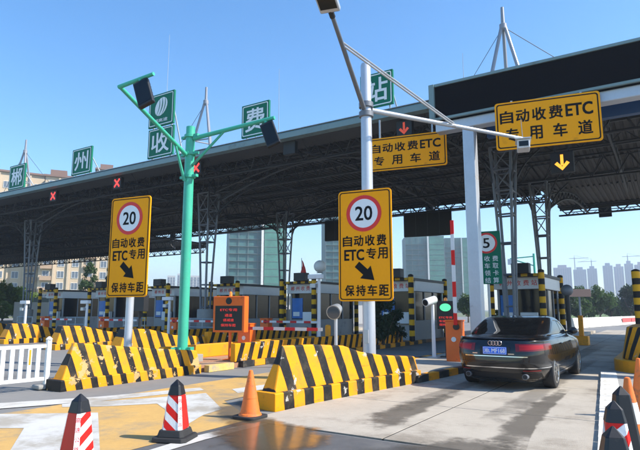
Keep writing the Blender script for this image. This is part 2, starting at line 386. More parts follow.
# concrete bays of the right lane, each its own slab with open joints
def slab(poly, z=0.006):
    mb = MB(); mb.prism_z([(x, y) for x, y in poly], -0.03, z); return mb.build('concrete_slab', 'concrete', road, bev=0.006)
ys = [6.45, 9.1, 12.6, 16.8, 21, 25.2, 29.4, 33.6, 37.8, 42, 46.2, 50.4]
def lx(y): return -5.62 + max(0, min(1, (y - 7) / 7.3)) * 1.0 if y > 7 else -5.45
def rx(y): return -0.80 - max(0, min(1, (y - 7.3) / 8.5)) * 0.62
for i in range(len(ys) - 1):
    a, b = ys[i] + 0.012, ys[i + 1] - 0.012; sk = 0.35 if a < 12 else 0.0
    xm = lambda y: -3.4
    for k in (0, 1):
        xa = (lx if k == 0 else lambda y: -3.2 + 0.012); xb = ((lambda y: -3.2 - 0.012) if k == 0 else rx)
        slab([(xa(a), a + (sk if i and a < 12 else 0) * 0), (xb(a), a), (xb(b), b), (xa(b), b)])
# damp stains / shallow puddle: irregular thin sheets, edges broken up by noise
def stain_mat(key, col, rough, dens, scale=2.2):
    m, t, b = base_mat(key); g = t.add('ShaderNodeNewGeometry'); at = t.add('ShaderNodeAttribute', attribute_name='core')
    n = t.noise(scale, 8, 0.66, g.outputs['Position'])
    a = t.math('ADD', at.outputs['Fac'], t.math('MULTIPLY', t.math('SUBTRACT', n, 0.5), 1.15))
    a = t.math('MULTIPLY', t.ramp(a, 0.14, 0.52), dens)
    t.link(a, b.inputs['Alpha']); b.inputs['Base Color'].default_value = (*col, 1)
    rn = t.noise(5.0, 4, 0.6, g.outputs['Position']); t.link(t.math('ADD', t.math('MULTIPLY', rn, 0.25), rough), b.inputs['Roughness'])
    M[key] = m
stain_mat('damp', (0.105, 0.09, 0.07), 0.50, 0.58)
stain_mat('puddle', (0.115, 0.084, 0.052), 0.03, 0.80, 1.6)
stain_mat('oil', (0.09, 0.082, 0.072), 0.7, 0.30, 3.0)
def stain(pts, mt, z, world=None):
    poly = world or pxpoly(pts); n = len(poly)
    cx = sum(p[0] for p in poly) / n; cy = sum(p[1] for p in poly) / n
    vs = []; core = []; K = 5
    for j in range(K + 1):
        for p in poly: f = j / K; vs.append((cx + (p[0] - cx) * f, cy + (p[1] - cy) * f, z)); core.append(1.0 - f)
    fs = [(j * n + i, j * n + (i + 1) % n, (j + 1) * n + (i + 1) % n, (j + 1) * n + i) for j in range(K) for i in range(n)]
    me = bpy.data.meshes.new('damp_patch'); me.from_pydata(vs, [], fs); me.materials.append(M[mt])
    at = me.attributes.new('core', 'FLOAT', 'POINT'); at.data.foreach_set('value', core)
    bm = bmesh.new(); bm.from_mesh(me)
    for f in bm.faces:
        if f.normal.z < 0: f.normal_flip()
    bm.to_mesh(me); bm.free(); return link(me, 'damp_patch', road)
stain([(352, 432), (360, 416), (390, 405), (428, 396), (462, 388), (470, 392), (440, 405), (424, 416), (400, 430), (370, 438)], 'damp', 0.0085)
stain([(455, 470), (490, 430), (530, 402), (566, 384), (576, 387), (560, 404), (535, 434), (520, 470)], 'damp', 0.009)
stain([(200, 430), (220, 418), (262, 412), (290, 421), (335, 427), (345, 438), (330, 462), (240, 470), (195, 450)], 'puddle', 0.0078)
stain([(205, 408), (240, 398), (270, 402), (262, 420), (215, 428)], 'damp', 0.0066)
stain([(380, 445), (460, 437), (530, 440), (540, 470), (360, 475)], 'damp', 0.0098)
for xw in (-3.9, -2.35):
    stain(None, 'oil', 0.0112, [(xw - .28, 6.6), (xw + .28, 6.6), (xw + .3, 14), (xw + .26, 22), (xw - .26, 22), (xw - .3, 14)])
stain([(300, 470), (340, 446), (420, 440), (520, 446), (560, 470)], 'oil', 0.0022)
stain(None, 'oil', 0.0105, [(-3.4, 16), (-2.6, 16), (-2.5, 30), (-3.3, 30)])
# raised islands between the lanes
ISL = [-5.65, -11.5, -17.0, -22.3, -28.1, -34.1, -40.3]
HW = 1.1
def island(i, y0, y1=44):
    xc = ISL[i]
    if i == 0: poly = [(-6.75, 11.0), (-5.32, 11.0), (-4.95, 12.1), (-4.78, 14.4), (-4.78, y1), (-6.6, y1)]
    else: poly = [(xc - HW + .17, y0), (xc + HW - .17, y0), (xc + HW - .17, y1), (xc - HW + .17, y1)]
    mb = MB(); mb.prism_z(poly, -0.05, 0.146 if i else 0.16); return struct(mb.build('island_pavement', 'paver' if i == 1 else 'concrete'))
isl_o = [island(0, 11.5), island(1, 10.2), island(2, 14.5), island(3, 14.5), island(4, 15), island(5, 16), island(6, 16)]
kb = MB(); kb.b2((-.085, -.245, 0), (.085, .245, .17)); kmy = kb.mesh('kerb_stone', 'yellow'); kmb = kb.mesh('kerb_stone', 'rubber')
kmb.materials[0] = mat('black_paint', (0.018, 0.018, 0.019), 0.6, 0, 0.3, 3, 0.2, 30, dirt=(0.13, 0.11, 0.08), dirt_amt=0.25, dscale=3)
def kerb_run(par, p0, p1, pitch=0.5, alt=True, mesh=None):
    p0 = Vector(p0); p1 = Vector(p1); d = p1 - p0; n = max(1, int(d.length / pitch)); a = math.atan2(-d.x, d.y)
    for k in range(n):
        c = p0 + d * ((k + 0.5) / n); me = mesh or (kmy if k % 2 else kmb)
        o = bpy.data.objects.new('kerb_stone', me); C.objects.link(o); o.location = (c.x, c.y, -0.005 + random.uniform(-.003, .003)); o.rotation_euler = (0, 0, a + random.uniform(-.012, .012)); o.parent = par
kerb_run(isl_o[0], (-4.94, 11.6), (-4.70, 14.3)); kerb_run(isl_o[0], (-4.69, 14.35), (-4.69, 26))
kerb_run(isl_o[0], (-6.7, 12.0), (-6.7, 26))
kc = MB(); kc.b2((-.085, -.49, 0), (.085, .49, .17)); kmc = kc.mesh('kerb_stone', 'cream_kerb')
kerb_run(isl_o[1], (-10.41, 10.3), (-10.41, 12.2), 1.0, mesh=kmc)
for i in range(1, 7):
    kerb_run(isl_o[i], (ISL[i] + HW - .085, 12.2 if i == 1 else 16.6), (ISL[i] + HW - .085, 26), 0.5)
kw = MB(); kw.b2((-.17, -.36, 0), (.17, .36, .07)); kmw = kw.mesh('kerb_stone', 'white_kerb')
# right-hand island
ri = MB(); ri.prism_z([(-1.45, 15.8), (-.55, 7.0), (-.2, 0.5), (4, 0.5), (4, 44), (-1.35, 44)], -0.05, 0.055); ri = struct(ri.build('island_pavement', 'concrete_raw'))
kerb_run(ri, (-1.50, 15.85), (-.66, 7.0), 0.74, mesh=kmw); kerb_run(ri, (-.65, 6.95), (-.3, 1.2), 0.74, mesh=kmw)
kerb_run(ri, (-1.42, 17.6), (-1.42, 34), 0.5)

# ---- crash blocks: long striped concrete noses with a plinth
def block(name, label, loc, rz, prof, W, hp, smat, pmat, lean=0.17, L=None, nose=0.30):
    t = thing(name, label, 'crash barrier', loc, rz, 'striped concrete island noses')
    L = L or prof[-1][0]; mb = MB(); ins = 0.09
    rings = []
    for k, (s, z) in enumerate(prof):
        ly = s
        o = ins; i2 = ins + lean * (z - hp) 
        y_b = s if k else s - nose
        if k == len(prof) - 1: y_b = s + 0.05
        rings.append([(-o, y_b, hp), (-i2, ly, z), (-W + i2, ly, z), (-W + o, y_b, hp)])
    vs = [v for r in rings for v in r]; fs = []
    for k in range(len(rings) - 1):
        a, b = 4 * k, 4 * k + 4
        for j in range(3): fs.append((a + j, b + j, b + j + 1, a + j + 1))
    fs += [(0, 1, 2, 3), tuple(4 * (len(rings) - 1) + j for j in (3, 2, 1, 0))]
    mb.add(vs, fs); mb.build('nose', smat, t, bev=0.03)
    pb = MB(); y0 = prof[0][0] - nose - ins; y1 = L + 0.02
    pb.b2((-W, y0, -0.03), (0, y1, hp)); pb.build('plinth', pmat, t, bev=0.02)
    return t
block('crash_barrier', 'bright striped crash barrier left of the black sedan, orange cone at its tip', (-5.50, 7.22, 0), -R(7.6),
      [(0.42, 1.0), (1.2, 0.985), (2.1, 0.92), (2.6, 0.78), (3.4, 0.66), (4.65, 0.56)], 0.50, 0.27, 'block_stripe', 'kerb_stripe')
block('crash_barrier', 'chipped striped crash barrier beside the white fence, green lamp pole behind it', (-10.38, 6.62, 0), 0.0,
      [(0.42, 0.93), (1.5, 0.80), (3.0, 0.64), (3.9, 0.56)], 0.52, 0.21, 'block_stripe_worn', 'block_stripe_worn')
for i, y0, ln, lab in ((2, 12.2, 4.2, 'striped crash barrier seen behind the post of the left speed sign'),
                       (3, 13.2, 3.6, 'striped crash barrier seen just above the end of the white fence'),
                       (4, 14.2, 3.6, 'leftmost striped crash barrier, cut by the left edge of the picture'),
                       (5, 15.5, 3.4, 'farthest striped crash barrier in the shade at the left')):
    block('crash_barrier', lab, (ISL[i] + HW, y0, 0), 0.0, [(0.42, 0.95), (1.4, 0.92), (2.6, 0.66), (ln, 0.55)], 0.8, 0.22, 'block_stripe', 'kerb_stripe')
# low walls on the islands
def low_wall(label, p0, p1, h, th, mt, name='low_wall', z0=0.0):
    p0 = Vector(p0); p1 = Vector(p1); d = p1 - p0; L = d.length
    mb = MB(); mb.b2((-th / 2, 0, z0), (th / 2, L, h)); o = mb.build(name, mt, None, bev=0.02, loc=(p0.x, p0.y, 0)); o.rotation_euler = (0, 0, math.atan2(-d.x, d.y))
    return tag(o, label, 'low wall', 'low painted island walls')
low_wall('low striped wall with scuffed paint in front of the orange meter box', (-10.62, 12.0), (-10.62, 23.5), 0.66, 0.18, 'wall_stripe', z0=0.146)
low_wall('plain yellow low wall behind the orange message display', (-12.45, 11.0), (-12.45, 19.0), 0.55, 0.18, 'yellow', z0=0.146)
low_wall('striped low wall in shade behind the yellow one', (-16.15, 16.6), (-16.15, 24.0), 0.72, 0.2, 'wall_stripe', z0=0.146)
low_wall('striped low wall in the shade beside the second orange gate box from the left', (-27.3, 18.2), (-27.3, 24.0), 0.6, 0.2, 'wall_stripe', z0=0.146)
low_wall('striped low wall in the shade beside the third orange gate box from the left', (-21.5, 17.2), (-21.5, 24.0), 0.6, 0.2, 'wall_stripe', z0=0.146)
mb = MB(); mb.b2((-.75, 0, .16), (.75, .5, .52)); tag(mb.build('yellow_step_block', 'yellow', None, bev=0.03, loc=(-6.75 + 1.0, 19.2, 0)), 'low yellow concrete block across the island behind the white camera post', 'concrete block')
# bullnose block at the right edge
t = thing('bullnose_barrier', 'rounded yellow and black striped island nose at the right edge', 'crash barrier', (-0.35, 16.7, 0.05))
mb = MB()
def half(r0, r1, z0, z1, ln, mbx, n=18):
    ps = []
    for r, z in ((r0, z0), (r1, z1)):
        ring = [(r * math.cos(math.pi + math.pi * i / n), r * math.sin(math.pi + math.pi * i / n), z) for i in range(n + 1)] + [(r, ln, z), (-r, ln, z)]
        ps.append(ring)
    k = n + 3; mbx.add(ps[0] + ps[1], [tuple(range(k)), tuple(range(2 * k - 1, k - 1, -1))] + [(i, (i + 1) % k, (i + 1) % k + k, i + k) for i in range(k)])
half(0.88, 0.72, 0.30, 1.12, 3.2, mb); mb.build('nose', 'nose_stripe', t, bev=0.03)
mb = MB(); half(1.08, 1.08, -0.08, 0.30, 3.3, mb); mb.build('plinth', 'yellow', t, bev=0.03)
# ================================================================== TOLL CANOPY
X0, X1 = -96.0, 9.0; XL = -46.0; YF, YB, YX = 19.0, 37.0, 44.0; XS = -6.6
can = thing('toll_canopy', 'long dark steel toll station canopy with pale green fascia over the lanes', 'canopy', (0, 0, 0))
def roof_z(y): return 9.30 + 0.42 * math.sin(math.pi * max(0, min(1, (y - YF) / 18.0)))
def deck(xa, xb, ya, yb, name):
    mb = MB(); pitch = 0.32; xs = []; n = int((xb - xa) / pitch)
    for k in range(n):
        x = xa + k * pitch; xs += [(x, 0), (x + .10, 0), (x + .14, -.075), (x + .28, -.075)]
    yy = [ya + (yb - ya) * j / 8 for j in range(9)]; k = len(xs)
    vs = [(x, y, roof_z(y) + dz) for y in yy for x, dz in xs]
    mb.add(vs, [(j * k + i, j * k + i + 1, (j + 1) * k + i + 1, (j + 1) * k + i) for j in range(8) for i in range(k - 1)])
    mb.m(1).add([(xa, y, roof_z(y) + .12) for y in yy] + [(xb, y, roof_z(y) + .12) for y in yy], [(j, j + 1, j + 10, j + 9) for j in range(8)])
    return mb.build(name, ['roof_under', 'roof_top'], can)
deck(X0, X1, YF + .15, YB, 'roof_deck'); deck(XS, X1, YB + .003, YX, 'roof_deck'); deck(X0, XL, YB + .003, 47.0, 'roof_deck')
mb = MB(); mb.prism_x([(YF - .12, 9.17), (YF + .2, 9.14), (YF + .22, 9.5), (YF - .02, 9.5), (YF - .12, 9.40)], X0, X1); fas = mb.build('fascia', 'fascia', can)
mb = MB(); mb.b2((X0, YF - .09, 9.505), (X1, YF + .25, 9.53)); mb.build('fascia_cap', 'galv', fas)
mb = MB(); mb.b2((X0, YF + .225, 9.135), (X1, YF + 1.5, 9.165)); mb.build('soffit', 'soffit', can)
mb = MB(); mb.b2((X0, 47.004, 8.9), (XL, 47.1, 9.42)); mb.build('rear_fascia', 'soffit', can)
mb = MB(); mb.b2((XL + .02, YB + .004, 9.0), (XS - .02, YB + .10, 9.42)); mb.build('rear_fascia', 'soffit', can)
mb = MB(); mb.b2((XS, YX + .004, 9.0), (X1, YX + .10, 9.42)); mb.build('rear_fascia', 'soffit', can)
def truss(xa, xb, y, zt, zb, step=1.2, r=0.045, w_=0.0, mt='truss', name='truss'):
    mb = MB()
    n = int(round((xb - xa) / step)); ls = (0,) if not w_ else (-w_ / 2, w_ / 2)
    for o in ls: mb.tube((xa, y + o, zt), (xb, y + o, zt), r * 1.3, None, 6)
    mb.tube((xa, y, zb), (xb, y, zb), r * 1.5, None, 6)
    for k in range(n):
        x = xa + k * step
        for o in ls:
            mb.tube((x, y + o, zt), (x + step / 2, y, zb), r * .75, None, 4, False); mb.tube((x + step / 2, y, zb), (x + step, y + o, zt), r * .75, None, 4, False)
        if w_: mb.tube((x, y - w_ / 2, zt), (x, y + w_ / 2, zt), r * .7, None, 4, False)
    return mb.build(name, mt, can)
truss(X0, X1, YF + 1.6, roof_z(20.6) - .1, 8.55, 1.1, 0.036, 0.5)
truss(X0, X1, 23.3, roof_z(23.3) - .1, 8.45, 1.2, 0.04, 0.7)
truss(X0, X1, 27.2, roof_z(27.2) - .1, 9.1, 1.2, 0.03, 0.0)
truss(X0, X1, 31.0, roof_z(31.0) - .1, 8.45, 1.2, 0.04, 0.7)
truss(X0, XS, YB - .5, roof_z(YB) - .1, 8.55, 1.2, 0.05, 0.6)
truss(X0, XL, 46.5, roof_z(YB) - .1, 8.3, 1.2, 0.05, 0.6); truss(X0, XL, 42, roof_z(YB) - .1, 8.4, 1.2, 0.05, 0.6)
truss(XS, X1, YX - .5, roof_z(YB) - .1, 8.55, 1.2, 0.05, 0.6)
truss(XL, XS, YB + 1.0, 9.0, 8.72, 0.75, 0.028, 0.0, 'purlin', 'light_truss'); truss(-6.4, X1, YX + 1.0, 9.0, 8.75, 0.75, 0.028, 0.0, 'purlin', 'light_truss')
mb = MB()
for x in [XL + 2.9 * k for k in range(15)]:
    mb.bar((x, YB + .1, 9.15), (x, YB + 1.0, 8.95), .05)
mb.build('outrigger', 'truss', can)
for y in (21.9, 25.2, 29.1, 34.2):                       # long purlins
    mb = MB(); mb.b2((X0, y - .05, roof_z(y) - .24), (X1, y + .05, roof_z(y) - .09)); mb.build('purlin', 'purlin', can)
mb0 = MB()                                                # cross rib: curved lattice from front to rear
for j in range(15):
    ya = YF + .3 + (YB - YF - .6) * j / 15; yb = YF + .3 + (YB - YF - .6) * (j + 1) / 15; ym = (ya + yb) / 2
    mb0.tube((0, ya, roof_z(ya) - .16), (0, yb, roof_z(yb) - .16), .05, None, 5, False); mb0.tube((0, ya, roof_z(ya) - .75), (0, yb, roof_z(yb) - .75), .05, None, 5, False)
    mb0.tube((0, ya, roof_z(ya) - .16), (0, ym, roof_z(ym) - .75), .03, None, 4, False); mb0.tube((0, ym, roof_z(ym) - .75), (0, yb, roof_z(yb) - .16), .03, None, 4, False)
rib = mb0.mesh('cross_rib', 'truss')
for x in [X0 + 1.5 + 5.8 * k for k in range(18)]: link(rib, 'cross_rib', can, loc=(x, 0, 0))
# bowed braces springing from the columns
COLX = (-5.6, -22.8, -41.4); COLY = (23.3, 31.0)
def arc(p0, p1, sag, n=12):
    p0 = Vector(p0); p1 = Vector(p1); return [p0.lerp(p1, i / n) + Vector((0, 0, sag * math.sin(math.pi * i / n))) for i in range(n + 1)]
for cx in COLX:
    for cy in COLY:
        for sgn in (-1, 1):
            mb = MB(); a = arc((cx + sgn * .5, cy, 7.9), (cx + sgn * 6.0, cy, 8.75), .35); b = arc((cx + sgn * .42, cy, 7.0), (cx + sgn * 5.4, cy, 8.5), .55)
            mb.path(a, .055, 6); mb.path(b, .055, 6)
            for k in range(12): mb.tube(a[k], b[k + 1], .028, None, 4, False); mb.tube(b[k], a[k], .028, None, 4, False)
            if cx == COLX[0]: continue
            mb.build('bowed_brace', 'truss', can)
for xa, xb in ((-38.5, -25.5), (-20.5, -8.0)):
    for cy in (22.0, 29.0):
        mb = MB(); mb.path(arc((xa, cy, 7.6), (xb, cy, 7.6), 1.35, 20), .05, 6); mb.path(arc((xa - .5, cy, 8.1), (xb + .5, cy, 8.1), 1.05, 20), .04, 6)
        mb.build('arch_tube', 'purlin', can)
# ---- lattice columns
def column(cx, cy, lab, drum=True, spread=0.62, zb=0.15):
    t = thing('lattice_column', lab, 'column', (cx, cy, zb), 0, 'lattice columns of the canopy')
    def pt(a, z):
        f = z / 8.3; r = 0.24 + (spread - 0.24) * f ** 1.6; return Vector((r * math.cos(a), r * math.sin(a), z))
    zs = [0.0, 1.6, 2.9, 4.2, 5.4, 6.4, 7.3, 8.3]; an = [math.pi / 4 + math.pi / 2 * i for i in range(4)]
    for a in an:
        mb = MB()
        for z0, z1 in zip(zs[:-1], zs[1:]): mb.tube(pt(a, z0), pt(a, z1), .062, None, 8)
        mb.build('leg', 'steel', t)
    for k, z in enumerate(zs[1:]):
        mb = MB()
        for i in range(4): mb.tube(pt(an[i], z), pt(an[(i + 1) % 4], z), .042, None, 6)
        if k >= 4:
            for i in range(4): mb.tube(pt(an[i], zs[k]), pt(an[(i + 1) % 4], z), .028, None, 5)
        mb.build('tie', 'steel', t)
    for a in an:
        mb = MB(); p = pt(a, 6.4)
        pts = [p + Vector((math.cos(a) * 1.3 * (k / 6) ** 2, math.sin(a) * 1.3 * (k / 6) ** 2, 2.0 * k / 6)) for k in range(7)]
        mb.path(pts, .045, 6); mb.build('branch', 'truss', t)
    if drum:
        mb = MB(); mb.lathe([(.46, 0), (.46, 1.45), (.43, 1.5), (.1, 1.5)], 24); mb.build('drum_base', 'concrete_raw', t, True)
    return t
labs = {(-5.6, 23.3): 'dark lattice column in front, right behind the black sedan', (-5.6, 31.0): 'dark lattice column with curved bracket, rightmost under the canopy',
        (-22.8, 23.3): 'lattice column on a round drum base right of the green pole', (-22.8, 31.0): 'lattice column in front of the teal netted tower, left of the red flag',
        (-41.4, 23.3): 'leftmost lattice column, before the cream apartment block', (-41.4, 31.0): 'lattice column beyond the leftmost one, before the apartments'}
for cx in COLX:
    for cy in COLY: column(cx, cy, labs[(cx, cy)], not (cx == -5.6))
# curved corner bracket under the deeper right bay
mb = MB(); a = arc((-5.4, 31.3, 6.9), (-4.6, 43.6, 8.55), .9, 14); mb.path(a, .07, 6); b = arc((-5.4, 31.3, 7.7), (-4.6, 43.6, 9.0), .7, 14); mb.path(b, .05, 6)
for k in range(14): mb.tube(a[k], b[k], .03, None, 4, False); mb.tube(a[k], b[k + 1], .03, None, 4, False)
mb.build('bowed_brace', 'truss', can)
# ---- roof letter boards
def board(ch, xa, xb, za, zb, lab, Y=19.5, logo=False):
    xc = (xa + xb) / 2; w_ = xb - xa; h_ = zb - za
    t = thing('roof_letter_board', lab, 'sign', (xc, Y, 9.5), 0, 'green letter boards on the canopy edge')
    zc = (za + zb) / 2 - 9.5
    mb = MB(); mb.b2((-w_ / 2, 0, zc - h_ / 2), (w_ / 2, .12, zc + h_ / 2)); mb.build('panel', 'sign_green', t, bev=0.015)
    mb = MB(); o = rrect(w_ * .92, h_ * .92, .08, 0, zc); i = rrect(w_ * .92 - .09, h_ * .92 - .09, .06, 0, zc); mb.ring(o, i, -.008, -.001); mb.build('border', 'sign_white', t)
    for s in (-1, 1):
        mb = MB(); mb.bar((s * w_ * .36, .16, 0.0), (s * w_ * .36, .16, zc + h_ * .4), .06); mb.bar((s * w_ * .36, .16, zc + h_ * .2), (s * w_ * .36, 1.2, 0.1), .05); mb.build('leg', 'galv', t)
    if not logo: lettering(ch, 0, zc, w_ * .70, h_ * .70, 'sign_white', t, -.012, .025, 'character')
    else:
        mb = MB(); n = 22; e = []
        for k in range(n):                                # leaf-shaped swirl emblem
            a = 2 * math.pi * k / n; e.append((0.50 * math.cos(a) * .95 + .12 * math.sin(a), zc + .17 + .52 * math.sin(a)))
        mb.prism(e, -.010, -.002); mb.build('emblem', 'sign_white', t)
        for off, wd in ((-.02, .075), (.20, .06), (-.24, .05)):
            mb = MB(); up = []; dn = []
            for k in range(11):
                f = k / 10; z = zc - .36 + 1.08 * f; x = off + .16 * math.sin(f * 3.0) - .16 + .22 * f; q = wd * math.sin(math.pi * min(.98, max(.02, f)))
                up.append((x - q / 2, z)); dn.append((x + q / 2, z))
            mb.prism(up + dn[::-1], -.016, -.0105); mb.build('emblem_vein', 'sign_green', t)
        lettering('湘高速', 0, zc - .62, w_ * .55, .2, 'sign_white', t, -.012, .02)
    return t
board('站', -10.45, -8.93, 9.95, 11.45, 'green roof board with the white character 站, behind the lamp pole')
board('费', -17.04, -15.35, 9.85, 11.5, 'green roof board with the white character 费')
board('收', -23.85, -21.85, 9.85, 11.5, 'green roof board with the white character 收, under the emblem board')
board('', -23.9, -21.9, 11.6, 13.5, 'green roof board with a white leaf emblem, above the character board', logo=True)
board('州', -30.9, -28.95, 9.85, 11.5, 'green roof board with the white character 州')
board('郴', -38.2, -36.25, 9.8, 11.5, 'green roof board with the white character 郴, farthest left')
mat('mast_grey', (0.26, 0.27, 0.30), 0.45, 0.2, 0.1)
# ---- roof masts with stays
def mast(x, y, ztop, lab, stays):
    z0 = roof_z(y) + .1; t = thing('roof_mast', lab, 'mast', (x, y, z0), 0, 'tripod masts on the canopy roof'); H = ztop - z0
    for k in range(3):
        a = R(100 + 120 * k); mb = MB(); mb.tube((1.25 * math.cos(a), 1.25 * math.sin(a), -.05), (.07 * math.cos(a), .07 * math.sin(a), H * .84), .095, .075, 10); mb.build('leg', 'mast_grey', t)
    mb = MB()
    for k in range(3):
        a = R(100 + 120 * k); b = R(220 + 120 * k); f = .40; r = 1.25 - 1.18 * f / .84
        mb.tube((r * math.cos(a), r * math.sin(a), H * f), (r * math.cos(b), r * math.sin(b), H * f), .045, None, 6)
    mb.build('tie', 'mast_grey', t)
    mb = MB(); mb.lathe([(.10, H * .80), (.17, H * .81), (.17, H * .85), (.09, H * .86), (.075, H), (.02, H + .02)], 14); mb.build('spire', 'mast_grey', t, True)
    for p in stays: mb = MB(); mb.tube((0, 0, H * .83), p, .018, None, 4); mb.build('stay', 'wire', t)
mast(-5.45, 24, 15.3, 'tripod mast on the roof above the dark message board', [(5.2, 1.5, 0), (-4.5, 2, 0)])
mast(-24.0, 24, 15.7, 'tripod mast on the roof between the boards 收 and 费', [(-6, 1, 0)])
mast(-44.8, 24, 15.8, 'tripod mast on the roof beside the board 郴', [(-7, 1, 0), (5, 1, 0)])
for x, y, zt, lab in ((-23.3, 20.2, 17.3, 'thin lightning rod rising by the left lamp of the green pole'), (-15.3, 20.2, 13.2, 'thin lightning rod beside the board 费'), (-6.2, 20.2, 11.6, 'thin lightning rod left of the dark message board')):
    mb = MB(); mb.tube((0, 0, -.3), (0, 0, zt - 9.5), .02, .008, 6); mb.tube((0, 0, -.3), (0, 0, .3), .04, None, 8); tag(mb.build('lightning_rod', 'galv', None, loc=(x, y, 9.6)), lab, 'lightning rod', 'lightning rods on the canopy')
# ---- lane signals
def signal(x, y, z, sym, lab, s=0.72):
    t = thing('lane_signal', lab, 'lane signal', (x, y, z), 0, 'lane signals hung from the canopy')
    mb = MB(); mb.b2((-s / 2, 0, -s / 2), (s / 2, .22, s / 2)); mb.build('housing', 'dark', t, bev=0.02)
    mb = MB(); mb.bar((-s * .3, .11, s / 2), (-s * .3, .11, 8.95 - z + .2), .04); mb.bar((s * .3, .11, s / 2), (s * .3, .11, 8.95 - z + .2), .04); mb.build('hanger', 'truss', t)
    q = s * .33; wd = s * .13; mb = MB()
    if sym == 'x':
        for sg in (-1, 1): mb.bar((-q, -.012, -q * sg), (q, -.012, q * sg), .016, wd, up=(0, 1, 0)) if False else mb.prism([(-q - wd * .4, -q * sg + wd * .4 * sg), (-q + wd * .4, -q * sg - wd * .4 * sg), (q + wd * .4, q * sg - wd * .4 * sg), (q - wd * .4, q * sg + wd * .4 * sg)], -.010 - .004 * (sg > 0), -.002)
        mb.build('cross', 'led_red', t)
    elif sym:
        mb.prism([(-wd / 2, s * .36), (wd / 2, s * .36), (wd / 2, -s * .16), (-wd / 2, -s * .16)], -.010, -.002)
        mb.prism([(0, -s * .40), (q, -s * .07), (q * .62, s * .03), (0, -s * .22), (-q * .62, s * .03), (-q, -s * .07)], -.014, -.0105)
        mb.build('arrow', sym, t)
    return t
for (px, py), sym, lab in (((53, 196), 'x', 'black lane signal with red cross, leftmost'), ((117, 183), 'x', 'black lane signal with red cross above the left speed sign'),
                           ((196, 168), 'x', 'black lane signal with red cross just right of the green pole'), ((289, 147), None, 'unlit black lane signal under the board 费'),
                           ((404, 128), 'led_red_dim', 'dark lane signal with a dim red arrow above the left orange lane sign')):
    p = onY(px, py, 19.3); signal(p.x, 19.3, p.z, sym, lab, .66)
p = onY(562, 162, 19.9); signal(p.x, 19.9, p.z, 'led_amber', 'black lane signal with bright amber down arrow', .74)
for px, py, lab in ((172, 237, 'small dark signal box under the rear eave, right of the left speed sign'), (234, 225, 'small dark signal box under the rear eave before the teal tower'), (429, 206, 'small dark signal box above the hanging message board')):
    p = onY(px, py, 37.9); signal(p.x, 37.9, p.z, None, lab, .62)
p = onY(605, 211, 44.5); signal(p.x, 44.5, p.z, None, 'small dark signal box under the rear eave at the right', .85)
def hang_board(xa, xb, za, zb, Y, lab):
    t = thing('message_board', lab, 'message board', ((xa + xb) / 2, Y, za), R(9)); w_ = xb - xa; h_ = zb - za
    mb = MB(); mb.prism(rrect(w_, h_, .06, 0, h_ / 2, 3), 0, .25); mb.build('housing', 'dark', t)
    mb = MB(); mb.ring(rrect(w_ + .05, h_ + .05, .06, 0, h_ / 2, 3), rrect(w_ - .12, h_ - .12, .04, 0, h_ / 2, 3), -.02, .03); mb.build('frame', 'truss', t)
    for k in range(1, 4): mb = MB(); mb.b2((-w_ / 2 + w_ * k / 4 - .01, -.008, .07), (-w_ / 2 + w_ * k / 4 + .01, -.001, h_ - .07)); mb.build('seam', 'purlin', t)
    for s in (-1, 1): mb = MB(); mb.tube((s * w_ * .36, .12, h_), (s * w_ * .36, .12, 8.9 - za), .03); mb.build('hanger', 'truss', t)
hang_board(-16.0, -12.6, 6.83, 8.55, 36.6, 'dark hanging message board before the teal building')
hang_board(-22.8, -19.5, 7.0, 8.6, 36.6, 'dark hanging message board mostly hidden behind the right speed sign')
# ================================================================== SIGNS, POLES, GANTRY
def speed_sign(loc, rz, lab, h=2.64, w_=1.33):
    t = thing('speed_sign', lab, 'traffic sign', loc, rz, 'orange 20 speed signs'); k = h / 380.0
    X = lambda x: (x - 121.5) * k; Z = lambda y: (230 - y) * k + h / 2
    mb = MB(); mb.prism(rrect(w_, h, .09, 0, h / 2), 0, .035); mb.build('panel', 'sign_orange', t, bev=0.006)
    mb = MB(); mb.prism(rrect(w_ - .02, h - .02, .08, 0, h / 2), .036, .042); mb.build('back_sheet', 'alu_back', t)
    mb = MB(); mb.ring(rrect(w_ - .07, h - .07, .07, 0, h / 2), rrect(w_ - .115, h - .115, .055, 0, h / 2), -.005, -.0005); mb.build('border', 'sign_black', t)
    mb = MB(); mb.prism(circ(50 * k, 48, X(119), Z(122)), -.005, -.0005); mb.build('disc', 'sign_white', t)
    mb = MB(); mb.ring(circ(63 * k, 48, X(119), Z(122)), circ(50 * k, 48, X(119), Z(122)), -.007, -.0005); mb.build('red_ring', 'sign_red', t)
    lettering('20', X(119), Z(122), 62 * k, 50 * k, 'sign_black', t, -.008, .03)
    for n, ch in enumerate('自动收费'): lettering(ch, X(59 + 40.5 * n), Z(216), 34 * k, 37 * k, 'sign_black', t, -.006, .032)
    lettering('ETC', X(83), Z(264), 72 * k, 38 * k, 'sign_black', t, -.006, .05)
    for n, ch in enumerate('专用'): lettering(ch, X(144 + 40 * n), Z(261), 35 * k, 38 * k, 'sign_black', t, -.006, .032)
    mb = MB(); c, s_ = math.cos(R(-42)), math.sin(R(-42)); ar = [(-42, 12), (-2, 12), (-2, 28), (40, 0), (-2, -28), (-2, -12), (-42, -12)]
    mb.prism([(X(124) + (a * c - b * s_) * k, Z(324) + (a * s_ + b * c) * k) for a, b in ar], -.006, -.0005); mb.build('arrow', 'sign_black', t)
    for n, ch in enumerate('保持车距'): lettering(ch, X(66 + 40 * n), Z(384), 34 * k, 37 * k, 'sign_black', t, -.006, .032)
    for z in (h * .22, h * .78): mb = MB(); mb.b2((-w_ * .42, .043, z - .04), (w_ * .42, .075, z + .04)); mb.build('bracket', 'galv', t)
    return t
LP = Vector((-6.0, 11.5, .16)); SP = Vector((-11.95, 9.45, .2))
